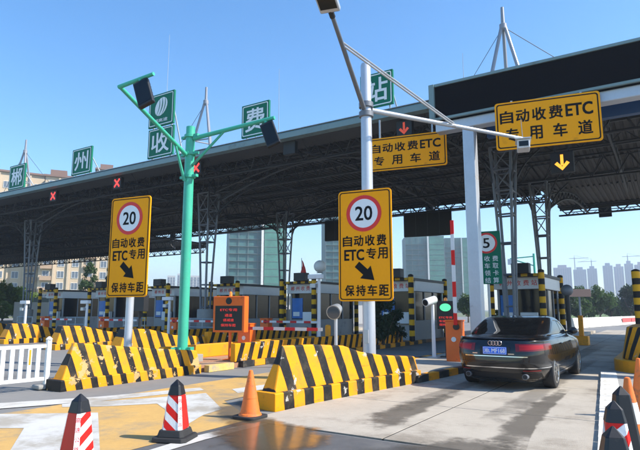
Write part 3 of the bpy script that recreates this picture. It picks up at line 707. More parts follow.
speed_sign((LP.x + .02, LP.y - .20, 1.80), R(9), 'orange 20 speed and lane arrow sign on the grey lamp pole in the middle')
speed_sign((SP.x + .05, SP.y - .18, 1.93), R(9), 'orange 20 speed and lane arrow sign on its own pole at the left')
t = thing('sign_pole', 'short round grey pole carrying the left orange speed sign', 'pole', (SP.x, SP.y, 0))
mb = MB(); mb.lathe([(.10, 0), (.10, 4.4), (.02, 4.45)], 20); mb.build('shaft', 'pole_grey', t, True)
mb = MB(); mb.b2((-.22, -.22, 0), (.22, .22, .03)); mb.build('base_plate', 'galv', t)
# central lamp pole with a lamp arm, a camera arm and ties
t = thing('lamp_pole', 'tall grey lamp pole with lamp arm and long camera arm behind the yellow barrier', 'lamp post', (LP.x, LP.y, .15))
mb = MB(); mb.lathe([(.15, 0), (.145, 2.5), (.135, 5.5), (.125, 7.5), (.11, 7.56), (.02, 7.57)], 24); mb.build('shaft', 'pole_grey', t, True)
mb = MB(); mb.b2((-.3, -.3, -.02), (.3, .3, .03)); mb.build('base_plate', 'galv', t)
W = lambda p: Vector(p) - Vector((LP.x, LP.y, .15))
a0, a1 = W((-6.0, 11.38, 6.5)), W((-5.22, 8.55, 7.45)); mb = MB(); mb.tube(a0, a1, .06, .045, 12); mb.build('lamp_arm', 'steel', t, True)
dr = (a1 - a0).normalized(); mb = MB(); q = dr.to_track_quat('Y', 'Z').to_matrix(); cc = a1 + dr * .42
mb.box(tuple(cc), (.42, .84, .12), mtx=q); lamp = mb.build('lamp_head', 'pole_grey', t, bev=0.035)
mb = MB(); mb.box(tuple(cc - (q @ Vector((0, 0, .064)))), (.34, .62, .012), mtx=q); mb.build('lens', 'glass_dark', lamp)
mb = MB(); mb.tube(a1 - dr * .15, a1 + dr * .05, .06, None, 10); mb.build('socket', 'dark', lamp)
e0, e1 = W((-5.9, 11.6, 6.5)), W((-3.08, 15.15, 6.25)); mb = MB(); mb.tube(e0, e1, .065, .045, 12); mb.build('camera_arm', 'pole_grey', t, True)
for off in (0.0, 0.07):
    mb = MB(); mb.tube(a0.lerp(a1, .70) + Vector((0, 0, off)), e0.lerp(e1, .52) + Vector((0, 0, off)), .022, None, 6); mb.build('tie_rod', 'galv', t)
for z in (6.38, 6.62, 4.0, 2.3): mb = MB(); mb.lathe([(.17, z - .07), (.18, z - .06), (.18, z + .06), (.17, z + .07)], 20, (0, 0, -.15)); mb.build('clamp', 'steel', t, True)
mb = MB(); mb.b2((-.06, -.17, .7), (.06, -.13, 1.0)); mb.build('inspection_cover', 'galv', t)
t = thing('arm_camera', 'white box camera at the tip of the long arm before the right orange sign', 'camera', (-3.08, 15.15, 5.92), R(14))
mb = MB(); mb.b2((-.16, -.25, 0), (.16, .25, .24)); mb.build('housing', 'pole_white', t, bev=0.02)
mb = MB(); mb.b2((-.2, -.32, .245), (.2, .28, .27)); mb.build('sun_shield', 'pole_white', t)
mb = MB(); mb.b2((-.12, -.262, .05), (.12, -.251, .19)); mb.build('lens', 'glass_dark', t)
mb = MB(); mb.tube((0, 0, .27), (0, 0, .36), .05, None, 10); mb.build('bracket', 'galv', t)
mb = MB(); mb.tube((.0, .1, .27), (-.02, .1, .95), .012, .006, 5); mb.build('aerial', 'galv', t)
# green pole with two lamps
GP = Vector((-11.9, 11.3, .15))
t = thing('green_lamp_pole', 'turquoise green lamp pole with two dark flat lamps on arms', 'lamp post', tuple(GP), 0)
W = lambda p: Vector(p) - GP
mb = MB(); mb.lathe([(.15, .2), (.148, 3), (.14, 6.0), (.135, 6.95), (.02, 6.97)], 28); mb.build('shaft', 'green_paint', t, True)
mb = MB(); mb.b2((-.42, -.42, -.02), (.42, .42, .2)); mb.build('plinth', 'concrete_raw', t, bev=.02)
mb = MB(); mb.lathe([(.34, .2), (.34, .24)], 24); 
for k in range(6): mb.box((.25 * math.cos(k * 1.047), .25 * math.sin(k * 1.047), .32), (.16, .02, .16), k * 1.047)
mb.build('flange', 'green_paint', t)
for z in (5.35, 6.05, 6.6): mb = MB(); mb.lathe([(.16, z), (.185, z + .01), (.185, z + .09), (.16, z + .1)], 24); mb.b2((-.34, -.05, z + .01), (.34, .05, z + .09)); mb.build('collar', 'green_paint', t)
def arm(p, q_, r, name='arm'): mb = MB(); mb.tube(W(p), W(q_), r, r * .8, 12); mb.build(name, 'green_paint', t, True)
arm((-11.75, 11.3, 6.72), (-9.05, 11.75, 6.98), .07); arm((-11.75, 11.3, 5.9), (-10.7, 11.48, 6.8), .045, 'brace')
arm((-11.9, 11.15, 6.2), (-11.05, 8.1, 7.05), .065); arm((-11.9, 11.12, 5.4), (-11.75, 10.6, 6.3), .045, 'brace'); arm((-11.09, 8.1, 7.05), (-9.95, 8.2, 7.16), .055)
def flat_lamp(p, rx, ry, rz, lab):
    o = thing('flat_lamp', lab, 'lamp', p, 0, 'dark flat lamps on the green pole'); o.rotation_euler = (rx, ry, rz)
    mb = MB(); mb.b2((-.2, -.06, -.78), (.2, .06, 0)); mb.build('body', 'dark', o, bev=.02)
    for k in range(7): mb = MB(); mb.b2((-.18, .065, -.72 + .1 * k), (.18, .10, -.70 + .1 * k)); mb.build('fin', 'dark', o)
    mb = MB(); mb.b2((-.17, -.066, -.72), (.17, -.061, -.06)); mb.build('lens', 'glass_dark', o)
    mb = MB(); mb.tube((0, 0, -.05), (0, 0, .08), .05); mb.build('yoke', 'green_paint', o)
flat_lamp((-10.35, 8.16, 7.04), R(-14), R(-24), R(20), 'dark flat lamp hanging from the nearer, left arm of the green pole')
flat_lamp((-9.3, 11.70, 6.85), R(-10), R(-22), R(20), 'dark flat lamp hanging from the right arm tip of the green pole')
# overhead gantry with dark message board
t = thing('sign_gantry', 'pale grey square-post gantry carrying a long dark message board over the lane', 'gantry', (-5.22, 17.4, .15))
mb = MB(); mb.b2((-.19, -.19, 0), (.19, .19, 7.43)); mb.build('post', 'pole_grey', t, bev=.03)
mb = MB(); mb.b2((-.4, -.4, 0.0), (.4, .4, .04)); mb.build('base_plate', 'galv', t)
mb = MB(); mb.b2((-1.1, -.21, 7.432), (12.5, .21, 7.77)); mb.build('beam', 'pole_grey', t, bev=.03)
mb = MB(); mb.b2((8.2, -.19, -.1), (8.58, .19, 7.43)); mb.build('post', 'pole_grey', t, bev=.03)
for k in range(9): mb = MB(); mb.b2((-.85 + 1.35 * k, -.1, 7.772), (-.70 + 1.35 * k, .1, 7.80)); mb.build('standoff', 'pole_white', t)
mb = MB(); mb.b2((-1.05, -.30, 7.802), (12.4, .25, 9.06)); brd = mb.build('message_board', 'board_black', t)
mb = MB(); mb.b2((-1.05, -.40, 7.79), (12.4, -.302, 7.87)); mb.build('frame_rail', 'fascia', brd); mb = MB(); mb.b2((-1.05, -.36, 9.0), (12.4, -.302, 9.09)); mb.build('frame_rail', 'fascia', brd)
mb = MB(); mb.b2((-1.24, -.40, 7.79), (-1.052, .27, 9.09)); mb.build('end_cap', 'fascia', brd, bev=.01)
mb = MB(); mb.b2((.3, 1.0, 7.34), (12, 1.25, 7.78)); tag(mb.build('blue_panel_beam', 'blue_panel', None, loc=(-5.22, 17.4, .15)), 'dark blue panel strip under the canopy behind the gantry', 'panel')
def lane_sign(loc, rz, w_, h_, lab, hang):
    t = thing('lane_sign', lab, 'traffic sign', loc, rz, 'orange toll lane signs')
    mb = MB(); mb.prism(rrect(w_, h_, .09, 0, h_ / 2), 0, .035); mb.build('panel', 'sign_orange', t, bev=.006)
    mb = MB(); mb.prism(rrect(w_ - .02, h_ - .02, .08, 0, h_ / 2), .036, .042); mb.build('back_sheet', 'alu_back', t)
    mb = MB(); mb.ring(rrect(w_ - .10, h_ - .10, .08, 0, h_ / 2), rrect(w_ - .17, h_ - .17, .06, 0, h_ / 2), -.005, -.0005); mb.build('border', 'sign_black', t)
    for n, ch in enumerate('自动收费'): lettering(ch, -w_ * .385 + n * w_ * .158, h_ * .68, w_ * .132, h_ * .27, 'sign_black', t, -.006, .034)
    lettering('ETC', w_ * .305, h_ * .68, w_ * .25, h_ * .26, 'sign_black', t, -.006, .05)
    for n, ch in enumerate('专用车道'): lettering(ch, -w_ * .34 + n * w_ * .23, h_ * .30, w_ * .132, h_ * .28, 'sign_black', t, -.006, .034)
    for s in (-1, 1): mb = MB(); mb.bar((s * w_ * .33, .07, .1), (s * w_ * .33, .07, h_ + hang[0]), .06); mb.bar((s * w_ * .33, .07, h_ * .9), (s * w_ * .33, hang[1], h_ * .9), .05); mb.build('bracket', 'galv', t)
lane_sign((-2.70, 16.75, 6.40), R(11), 2.92, 1.50, 'orange toll lane sign hung from the gantry over the black sedan', (.05, .45))
lane_sign((-7.98, 18.45, 6.83), R(11), 3.05, 1.30, 'orange toll lane sign left of the gantry post', (.75, .3))

# ================================================================== ROADSIDE THINGS
def cone_frustum(mb, w0, w1, z0, z1, ch=0.28):
    def ring(w_, z): h = w_ / 2; c = w_ * ch / 2; return [(-h + c, -h, z), (h - c, -h, z), (h, -h + c, z), (h, h - c, z), (h - c, h, z), (-h + c, h, z), (-h, h - c, z), (-h, -h + c, z)]
    vs = ring(w0, z0) + ring(w1, z1); mb.add(vs, [tuple(range(8)), tuple(range(15, 7, -1))] + [(i, (i + 1) % 8, (i + 1) % 8 + 8, i + 8) for i in range(8)])
def pyramid_cone(name, style):
    t = thing(name, 'x', 'traffic cone', (0, 0, 0), 0, 'pyramid traffic cones')
    mb = MB(); cone_frustum(mb, .46, .44, 0, .05, .2); cone_frustum(mb, .36, .31, .0501, .13, .2); mb.build('base', 'rubber', t, bev=.008)
    if style == 'sleeve':
        mb = MB(); cone_frustum(mb, .27, .175, .131, .54); mb.build('body', 'cone_diag', t)
        for sx in (1,):                                   # red band with white lettering strip
            mb = MB(); mb.add([(-.135 * .72, -.137, .135), (.135 * .72, -.137, .135), (.0875 * .72, -.0895, .535), (-.0875 * .72, -.0895, .535)], [(0, 1, 2, 3)]); mb.build('red_panel', 'red', t)
        for sx in (1, -1):
            v0 = Vector((sx * (.1355 - .019), -.1355 + .019, .14)); v1 = Vector((sx * (.0885 - .012), -.0885 + .012, .53)); nx = Vector((1, sx, 0)).normalized(); out = Vector((sx, -1, .3)).normalized() * .004
            mb = MB(); mb.add([v0 - nx * .03 + out, v0 + nx * .03 + out, v1 + nx * .02 + out, v1 - nx * .02 + out], [(0, 1, 2, 3)]); strip = mb.build('lettered_strip', 'sign_white', t)
            for n, ch in enumerate('高速公路'):
                v, f, x0, x1, y0, y1 = text_raw(ch); c = v1.lerp(v0, .14 + .24 * n) + out * 1.4; k = .05 / (x1 - x0); up = (v1 - v0).normalized()
                me = bpy.data.meshes.new('lettering'); me.from_pydata([tuple(c + nx * ((p[0] - (x0 + x1) / 2) * k) + up * ((p[1] - (y0 + y1) / 2) * k)) for p in v], [], f); me.materials.append(M['sign_red']); link(me, 'lettering', strip)
        mb = MB(); cone_frustum(mb, .185, .135, .541, .655); cone_frustum(mb, .135, .012, .6551, .725); mb.build('cap', 'black_plastic', t, bev=.006)
    elif style == 'half':
        mb = MB(); cone_frustum(mb, .27, .17, .131, .54); mb.build('body', 'cone_diag', t)
        mb = MB(); cone_frustum(mb, .178, .13, .541, .655); cone_frustum(mb, .13, .012, .6551, .725); mb.build('cap', 'black_plastic', t, bev=.006)
    else:
        mb = MB(); cone_frustum(mb, .27, .13, .131, .655); cone_frustum(mb, .13, .012, .6551, .725); mb.build('body', 'black_plastic', t, bev=.006)
    return t
def gat(x, y, z=0): p = G(x, y, z); return (p.x, p.y, z)
def apex(x, y, z): p = G(x, y, z); return (p.x, p.y, .055)
pc = pyramid_cone('pyramid_cone', 'sleeve')
place(pc, gat(76, 466), R(8), 'red and white pyramid cone with black tip, nearest, at the bottom left')
place(copy_tree(pc), gat(175, 439), R(112), 'red and white pyramid cone with black tip and base between the other cones')
b = pyramid_cone('pyramid_cone', 'black'); place(b, apex(620.5, 386, .867), R(25), 'all black pyramid cone, tallest of the dark ones at the right edge'); b.scale = (1, 1, 1.12)
b = pyramid_cone('pyramid_cone', 'half'); place(b, apex(613.4, 400.5, .78), R(15), 'middle of the three dark tipped pyramid cones at bottom right, striped below'); 
b = pyramid_cone('pyramid_cone', 'half'); place(b, apex(612.6, 426, .78), R(20), 'nearest dark tipped pyramid cone, cut off by the bottom edge at the right')
def round_cone(loc, rz, lab, h=.70, worn=True, capm=None):
    t = thing('orange_cone', lab, 'traffic cone', loc, rz, 'round orange traffic cones')
    mb = MB(); mb.prism_z([(a, b_) for a, b_ in rrect(.42, .42, .08)], 0, .045); mb.build('base', 'rubber', t, bev=.01)
    r = lambda z: .155 - .125 * (z - .045) / (h - .045)
    mb = MB(); mb.lathe([(.175, .046), (.165, .07), (r(.08), .08), (r(h * .42), h * .42)], 28); mb.build('body', 'orange_cone', t, True)
    mb = MB(); mb.lathe([(r(h * .42) + .003, h * .421), (r(h * .68) + .003, h * .68)], 28); mb.build('band', 'orange_cone' if worn else 'white', t, True)
    mb = MB(); mb.lathe([(r(h * .68), h * .681), (r(h) , h - .01), (.015, h)], 28); mb.build('tip', capm or 'orange_cone', t, True)
    return t
round_cone(gat(250, 418), 0, 'faded plain orange cone standing at the tip of the striped barrier')
o = round_cone(apex(627, 377, .875), .3, 'orange cone with a white band beside the black pyramid cones', .82, False)
o = round_cone(apex(638, 358, .875), .8, 'orange cone partly hidden at the right edge before the striped nose', .82, True)
mb = MB(); mb.prism_z(rrect(.34, .3, .06), 0, .05)
# white fence
A = Vector((-11.05, 6.75, 0)); Bf = Vector((-11.6, 1.0, 0)); d = (Bf - A); L = d.length; d.normalize(); rz = math.atan2(d.y, d.x)
t = thing('white_fence', 'white metal picket fence with yellow reflectors at the left edge', 'fence', tuple(A), rz)
for x in (0.0, L / 2, L): 
    mb = MB(); mb.b2((x - .045, -.045, 0), (x + .045, .045, .98)); p = mb.build('post', 'white', t, bev=.008); mb = MB(); mb.lathe([(.06, .98), (.07, 1.0), (.02, 1.05)], 12, (x, 0, 0)); mb.build('post_cap', 'white', p)
    mb = MB(); mb.b2((x - .22, -.16, 0), (x + .22, .16, .09)); mb.build('foot', 'concrete_raw', t, bev=.03)
for z in (.20, .86): mb = MB(); mb.b2((.046, -.022, z - .035), (L / 2 - .046, .022, z + .035)); mb.build('rail', 'white', t, bev=.006); mb = MB(); mb.b2((L / 2 + .046, -.022, z - .035), (L - .046, .022, z + .035)); mb.build('rail', 'white', t, bev=.006)
pk = MB(); pk.b2((-.04, -.015, .236), (.04, .015, .824)); pm = pk.mesh('picket', 'white'); pr = MB(); pr.b2((-.018, .016, .5), (.018, .021, .80)); prm = pr.mesh('reflector', 'yellow')
k = 0; x = .20
while x < L - .1:
    if abs(x - L / 2) > .08:
        o = link(pm, 'picket', t, loc=(x, 0, 0))
        if k % 4 == 1: link(prm, 'reflector', o)
    x += .17; k += 1
# orange message display
t = thing('message_display', 'orange framed display with red lettering on an orange stem, beacon on top', 'display', (-11.15, 12.45, .146), R(13))
mb = MB(); mb.tube((0, .02, .02), (0, .02, .82), .045, None, 14); mb.build('stem', 'orange', t, True)
mb = MB(); mb.b2((-.16, -.12, 0), (.16, .16, .02)); mb.build('base_plate', 'orange', t)
mb = MB(); mb.b2((-.53, -.10, .80), (.53, .16, 1.86)); cabn = mb.build('cabinet', 'orange', t, bev=.02)
mb = MB(); mb.b2((-.45, -.108, .86), (.45, -.101, 1.58)); scr = mb.build('screen', 'led_off', cabn)
mb = MB(); mb.tube((0, -.112, 1.72), (0, -.101, 1.72), .10, None, 20); mb.build('speaker_hole', 'dark', cabn)
for ch, z, ww in (('ETC专用', 1.46, .56), ('通道', 1.30, .25), ('请减速', 1.16, .36), ('保持车距', 1.01, .5)): lettering(ch, 0, z, ww, .085, 'led_text', scr, -.111, .0)
mb = MB(); mb.lathe([(.05, 1.861), (.05, 1.90), (.045, 1.97), (.02, 2.0)], 14); mb.build('beacon', 'beacon', t, True)
# barrier gates
def gate(loc, lab, arm_mode, rz=0.0, h=1.05, w_=.42, armlen=3.2, hide=False):
    t = thing('barrier_gate', lab, 'barrier gate', loc, rz, 'orange lane barrier gates')
    mb = MB(); mb.b2((-w_ / 2, -.17, 0), (w_ / 2, .17, h)); c = mb.build('cabinet', 'orange', t, bev=.015)
    mb = MB(); mb.b2((-w_ / 2 - .015, -.19, h + .001), (w_ / 2 + .015, .19, h + .04)); mb.build('lid', 'orange', c, bev=.01)
    mb = MB(); mb.tube((0, -.181, h * .55), (0, -.171, h * .55), .07, None, 16); mb.build('round_label', 'white', c)
    if arm_mode == 'up':
        mb = MB(); mb.tube((.09, -.22, h - .15), (.09, -.18, h - .15), .09, None, 16); mb.build('hub', 'dark', t)
        mb = MB(); mb.b2((.04, -.26, h - .1), (.14, -.225, h + 2.9)); mb.build('arm', 'arm_stripe', t)
    elif arm_mode == 'across':
        mb = MB(); mb.tube((.1, -.22, h - .12), (.1, -.18, h - .12), .09, None, 16); mb.build('hub', 'dark', t)
        mb = MB(); mb.b2((-.1, -.26, h - .17), (armlen, -.225, h - .07)); mb.build('arm', 'arm_stripe_x', t)
    return t
gate((-5.32, 15.5, .16), 'orange gate cabinet with its red and white arm raised, beside the black sedan', 'up', R(4), 1.12, .46)
gate((-12.1, 14.35, .146), 'orange gate cabinet behind the message display with its arm lowered across the lane', 'across', R(6), .98, .5, 2.95)
for x, y, lab in ((-33.2, 19.9, 'orange gate cabinet farthest left before the booths'), (-27.9, 20.3, 'orange gate cabinet second from the left before the booths'), (-22.1, 20.4, 'orange gate cabinet left of the green pole before the booths'), (-16.9, 21.5, 'orange gate cabinet in the shade behind the lowered arm')):
    gate((x, y, .146), lab, 'across', 0, 1.02, .5, 3.2)
# camera post and light by the car lane
t = thing('camera_post', 'white post with white bullet camera left of the green light', 'camera', (-6.28, 16.3, .16))
mb = MB(); mb.lathe([(.06, 0), (.05, 1.6), (.02, 1.62)], 16); mb.build('post', 'pole_white', t, True); mb = MB(); mb.b2((-.15, -.15, 0), (.15, .15, .03)); mb.build('base_plate', 'galv', t)
mb = MB(); mb.tube((-.10, -.34, 1.66), (.03, .10, 1.76), .12, .12, 18); c = mb.build('housing', 'pole_white', t, True)
mb = MB(); mb.tube((-.103, -.352, 1.657), (-.101, -.345, 1.659), .095, None, 18); mb.build('lens', 'glass_dark', c)
t = thing('lane_light', 'black lane light with green lamp above red lettering by the orange gate', 'traffic light', (-5.98, 16.6, .16), R(10))
mb = MB(); mb.tube((0, .05, 0), (0, .05, .9), .05, None, 12); mb.build('post', 'dark', t, True); mb = MB(); mb.b2((-.2, -.15, 0), (.2, .2, .03)); mb.build('base_plate', 'dark', t)
mb = MB(); mb.b2((-.27, 0, .86), (.27, .16, 1.72)); c = mb.build('housing', 'dark', t, bev=.015)
mb = MB(); mb.prism([(.17 * math.cos(2 * math.pi * i / 24), 1.52 + .12 * math.sin(2 * math.pi * i / 24)) for i in range(24)], -.012, -.001); mb.build('green_lamp', 'led_green', c)
mb = MB(); mb.b2((-.24, -.008, .90), (.24, -.001, 1.30)); s = mb.build('screen', 'led_off', c)
for ch, z in (('ETC专用', 1.21), ('车道通行', 1.10), ('保持车距', .99)): lettering(ch, 0, z, .40, .075, 'led_text', s, -.011, .0)
mb = MB(); mb.lathe([(.06, 1.721), (.055, 1.80), (.02, 1.83)], 12, (0, .08, 0)); mb.build('beacon', 'beacon', t)
def cctv(x, y, h, lab, z0=.146):
    t = thing('cctv_post', lab, 'camera', (x, y, z0), 0, 'white camera posts before the booths')
    mb = MB(); mb.lathe([(.07, 0), (.06, h), (.02, h + .01)], 12); mb.build('post', 'pole_white', t, True)
    mb = MB(); mb.b2((-.45, -.10, h + .011), (.15, .10, h + .18)); mb.build('housing', 'pole_white', t, bev=.02)
    mb = MB(); mb.b2((-.30, -.16, h - .32), (-.08, .02, h - .17)); mb.bar((-.2, 0, h - .2), (0, 0, h - .1), .04); mb.build('flash_lamp', 'galv', t)
for (px, py), h, lab in (((23.5, 339), 1.75, 'white camera post at far left before the lattice column'), ((85, 340), 1.75, 'white camera post between the left gate cabinets'), ((168, 341), 1.9, 'white camera post just left of the green pole'), ((319, 350), 2.6, 'tall thin camera post over the striped barrier')):
    p = G(px, py, .146); cctv(p.x, p.y, h, lab)
t = thing('floodlight_post', 'short post with a round silver floodlight beside the lamp pole', 'floodlight', tuple(G(336, 360, .146)))
mb = MB(); mb.tube((0, 0, 0), (0, 0, 1.25), .05, None, 12); mb.build('post', 'pole_grey', t, True); mb = MB(); mb.tube((.05, -.22, 1.38), (-.06, .2, 1.5), .22, .15, 20); c = mb.build('head', 'galv', t, True)
mb = MB(); mb.tube((.053, -.232, 1.377), (.051, -.224, 1.379), .19, None, 20); mb.build('lens', 'glass_blue', c)
# dark post with box behind the left block
t = thing('card_reader_post', 'dark box on a thin black post behind the left crash barrier', 'post box', (-16.6, 13.6, 0.146))
mb = MB(); mb.tube((0, 0, 0), (0, 0, 1.4), .05, None, 10); mb.build('post', 'dark', t); mb = MB(); mb.b2((-.32, -.12, 1.4), (.32, .12, 2.0)); mb.build('box', 'dark', t, bev=.02)
mb = MB(); mb.lathe([(.11, 0), (.11, .85), (.06, .9)], 16); tag(mb.build('yellow_bollard', 'yellow', None, True, loc=tuple(G(328, 349, .146))), 'plain yellow bollard left of the lamp pole', 'bollard')
# ================================================================== BOOTHS AND GUARD FRAMES
def booth_proto():
    t = thing('toll_booth', 'x', 'toll booth', (0, 0, .146), 0, 'toll booths in a row')
    w_, L, H = .95, 3.8, 2.35
    mb = MB(); mb.b2((-w_, 0, 0), (w_, L, .95)); mb.build('lower_wall', 'booth_wall', t, bev=.02)
    for x in (-w_, w_):
        for y in (0, L): mb = MB(); mb.b2((x - .05 * (x > 0) * 2 + (0 if x > 0 else 0), y - (.1 if y else 0), .952), (x + (.1 if x < 0 else 0), y + (0 if y else .1), H)); mb.build('corner_post', 'booth_wall', t)
    mb = MB(); mb.b2((-w_ + .10, .03, .953), (w_ - .10, .06, H)); mb.build('front_window', 'glass_dark', t)
    for x in (-w_ + .03, w_ - .06): mb = MB(); mb.b2((x, .10, .953), (x + .03, L - .1, H)); mb.build('side_window', 'glass_dark', t)
    for x in (-w_, w_):
        for y in (1.25, 2.5): mb = MB(); mb.b2((x - .02, y - .04, .954), (x + .02, y + .04, H)); mb.build('mullion', 'booth_wall', t)
    mb = MB(); mb.b2((-w_ + .02, L - .06, .953), (w_ - .02, L - .02, H)); mb.build('rear_panel', 'booth_wall', t)
    mb = MB(); mb.b2((-w_ - .12, -.15, H + .002), (w_ + .12, L + .15, H + .52)); hd = mb.build('header', 'booth_head', t, bev=.015)
    for n, ch in enumerate('郴州收费站'): lettering(ch, -.68 + .34 * n, H + .27, .24, .24, 'sign_red', hd, -.156, .01)
    mb = MB(); mb.b2((-w_ - .18, -.22, H + .522), (w_ + .18, L + .22, H + .60)); mb.build('roof', 'truss', t)
    mb = MB(); mb.b2((-.82, .004, 1.0), (-.12, .026, 2.1)); pp = mb.build('poster', 'poster_blue', t)
    mb = MB(); mb.b2((-.74, -.003, 1.12), (-.32, .003, 1.35)); mb.build('poster_text_block', 'sign_white', pp)
    mb = MB(); mb.b2((.05, -.25, .80), (.75, -.002, 1.35)); mb.build('counter_box', 'booth_head', t, bev=.02)
    return t
bp = booth_proto()
labs = ['toll booth with white header right behind the black sedan', 'toll booth with white header behind the green lane light', 'toll booth seen between the lowered arm and the right speed sign',
        'toll booth behind the orange message display', 'toll booth with blue poster right of the left speed sign', 'toll booth with blue poster and red header lettering left of the left speed sign', 'farthest left toll booth, by the leftmost lattice column']
for i, lab in enumerate(labs):
    o = bp if i == 0 else copy_tree(bp); place(o, (ISL[i] + .05, 24.9, .146), 0, lab)
def frame_proto():
    t = thing('guard_frame', 'x', 'guard frame', (0, 0, .146), 0, 'striped guard frames around the booths')
    for x, y in ((-1.05, 0), (1.05, 0), (1.05, 4.6), (-1.05, 4.6)):
        mb = MB(); mb.lathe([(.13, 0), (.13, 3.1), (.05, 3.14)], 14, (x, y, 0)); mb.build('post', 'post_stripe', t, True)
    mb = MB(); mb.b2((-.92, -.06, 2.86), (.92, .06, 2.98)); mb.build('top_bar', 'beam_stripe', t)
    for x in (-1.05, 1.05): mb = MB(); mb.b2((x - .05, .13, 2.86), (x + .05, 4.47, 2.98)); mb.build('side_bar', 'dark', t)
    mb = MB(); mb.b2((-.1, -.25, 2.982), (.62, .2, 3.42)); mb.build('equipment_box', 'dark', t, bev=.02)
    return t
fp = frame_proto()
labs = ['striped guard frame nearest the black sedan', 'striped guard frame behind the white bullet camera', 'striped guard frame beside the right speed sign', 'striped guard frame behind the orange message display', 'striped guard frame between left speed sign and green pole', 'striped guard frame left of the left speed sign', 'striped guard frame at the far left by the apartments']
for i, lab in enumerate(labs):
    o = fp if i == 0 else copy_tree(fp); place(o, (ISL[i] + .08, 24.2, .146), 0, lab)
p = onY(638, 300, 24.2)
mb = MB(); mb.lathe([(.15, 0), (.15, 3.05), (.05, 3.1)], 14); tag(mb.build('striped_post', 'post_stripe', None, True, loc=(p.x, 24.2, .055)), 'single striped yellow and black post at the right edge', 'post')
t = thing('globe_lamp', 'white globe lamp on the guard frame left of the right speed sign', 'lamp', (-15.75, 24.6, 3.56)); mb = MB(); mb.sphere((0, 0, .35), .33, 12); mb.build('globe', 'white', t, True); mb = MB(); mb.lathe([(.2, 0), (.12, .04), (.1, .1)], 16); mb.build('collar', 'galv', t)
# rails between islands (handrail in front of booths)
for i in (3, 4, 5, 6):
    t = thing('handrail', ['', '', '', 'thin steel handrail by the drum base', 'thin steel handrail before the booth right of the left sign', 'thin steel handrail before the booth left of the left sign', 'thin steel handrail at the far left'][i], 'handrail', (ISL[i], 22.6, .146), 0, 'handrails before the booths')
    for z in (.5, .95): mb = MB(); mb.tube((-1.0, 0, z), (1.0, 0, z), .03, None, 8); mb.build('rail', 'galv', t)
    for x in (-.98, 0, .98): mb = MB(); mb.tube((x, 0, 0), (x, 0, 1.0), .03, None, 8); mb.build('post', 'galv', t)
# green notice with the 5 disc
t = thing('notice_board', 'green notice board with white lettering and a red ringed 5', 'traffic sign', (onY(487, 258, 21.5).x, 21.5, .146), R(8))
zt, zb = onY(490, 231, 21.5).z - .146, onY(490, 284, 21.5).z - .146; hh = zt - zb; k5 = hh / 2.43
Z5 = lambda z: zb + (z - 2.52) * k5
mb = MB(); mb.tube((0, .08, 0), (0, .08, zt), .05, None, 12); mb.build('post', 'galv', t, True)
mb = MB(); mb.b2((-.62 * k5, 0, zb), (.62 * k5, .05, zt)); mb.build('panel', 'sign_green', t, bev=.01)
mb = MB(); mb.prism(circ(.40 * k5, 36, 0.0, Z5(4.40)), -.006, -.0005); mb.build('disc', 'sign_white', t); mb = MB(); mb.ring(circ(.48 * k5, 36, 0, Z5(4.4)), circ(.39 * k5, 36, 0, Z5(4.4)), -.009, -.0005); mb.build('red_ring', 'sign_red', t)
lettering('5', 0, Z5(4.40), .30 * k5, .46 * k5, 'sign_black', t, -.010, .03)
for r_, row in enumerate(('前收费', '停车取', '站领卡', '站结算')):
    for n, ch in enumerate(row): lettering(ch, (-.36 + .36 * n) * k5, Z5(3.68 - .33 * r_), .25 * k5, .25 * k5, 'sign_white', t, -.006, .01)
# red flag, concrete traffic wall, lane furniture beyond
t = thing('red_flag', 'small red flag on a thin staff above the booths', 'flag', (-21.0, 30.5, 2.9))
mb = MB(); mb.tube((0, 0, -2.7), (0, 0, 2.2), .02, None, 6); mb.build('staff', 'galv', t)
vs = []; 
for j in range(5):
    for k in range(7): f = k / 6; vs.append((-.02 + .35 * f + .04 * math.sin(j), .06 * math.sin(f * 5 + j), 2.1 - .22 * j - .55 * f))
mb = MB(); mb.add(vs, [(j * 7 + k, j * 7 + k + 1, j * 7 + k + 8, j * 7 + k + 7) for j in range(4) for k in range(6)]); mb.build('cloth', 'red', t, True)
t = thing('far_green_pole', 'thin green pole with side arm beyond the lattice columns', 'lamp post', (far(537, 62).x, far(537, 62).y, 0))
mb = MB(); mb.tube((0, 0, 0), (0, 0, hgt(254, 62, 537)), .14, .11, 10); mb.build('shaft', 'green_paint', t, True)
for z in (.3, 1.3): mb = MB(); mb.tube((0, 0, hgt(254, 62, 537) - z), (-2.4, -.3, hgt(254, 62, 537) - .45), .06, None, 8); mb.build('arm', 'green_paint', t)
mb = MB(); mb.b2((-2.6, -.5, hgt(254, 62, 537) - 1.1), (-2.2, -.1, hgt(254, 62, 537) - .5)); mb.build('lamp', 'pole_white', t)
# concrete barrier segments to the right beyond the station
sg = MB(); sg.prism_x([(-.3, 0), (.3, 0), (.22, .25), (.1, .9), (-.1, .9), (-.22, .25)], -1.95, 1.95); sgm = sg.mesh('barrier_segment', 'white_kerb'); sgr = sg.mesh('barrier_segment', 'red')
pa, pb = G(572, 328.5), G(664, 321.5); n = int((pb - pa).length / 4); a = math.atan2((pb - pa).y, (pb - pa).x)
t = thing('concrete_barrier', 'long pale concrete road barrier with red banner beyond the station', 'road barrier', (pa.x, pa.y, 0), a)
for k in range(n):
    o = link(sgm, 'barrier_segment', t, loc=(2 + 4 * k, 0, 0), bev=0)
    if k >= n * .42: mb = MB(); mb.b2((-1.9, -.26, .28), (1.9, -.235, .72)); mb.build('banner', 'banner', o) if 'banner' in M else None
mb = MB(); mb.b2((-.35, -.35, 0), (.35, .35, .62)); mb.b2((-.1, -.1, .62), (.1, .1, 1.7)); 
t = thing('yellow_gate_base', 'yellow block with upright beyond the car on the right lane edge', 'barrier base', tuple(G(580, 345)))
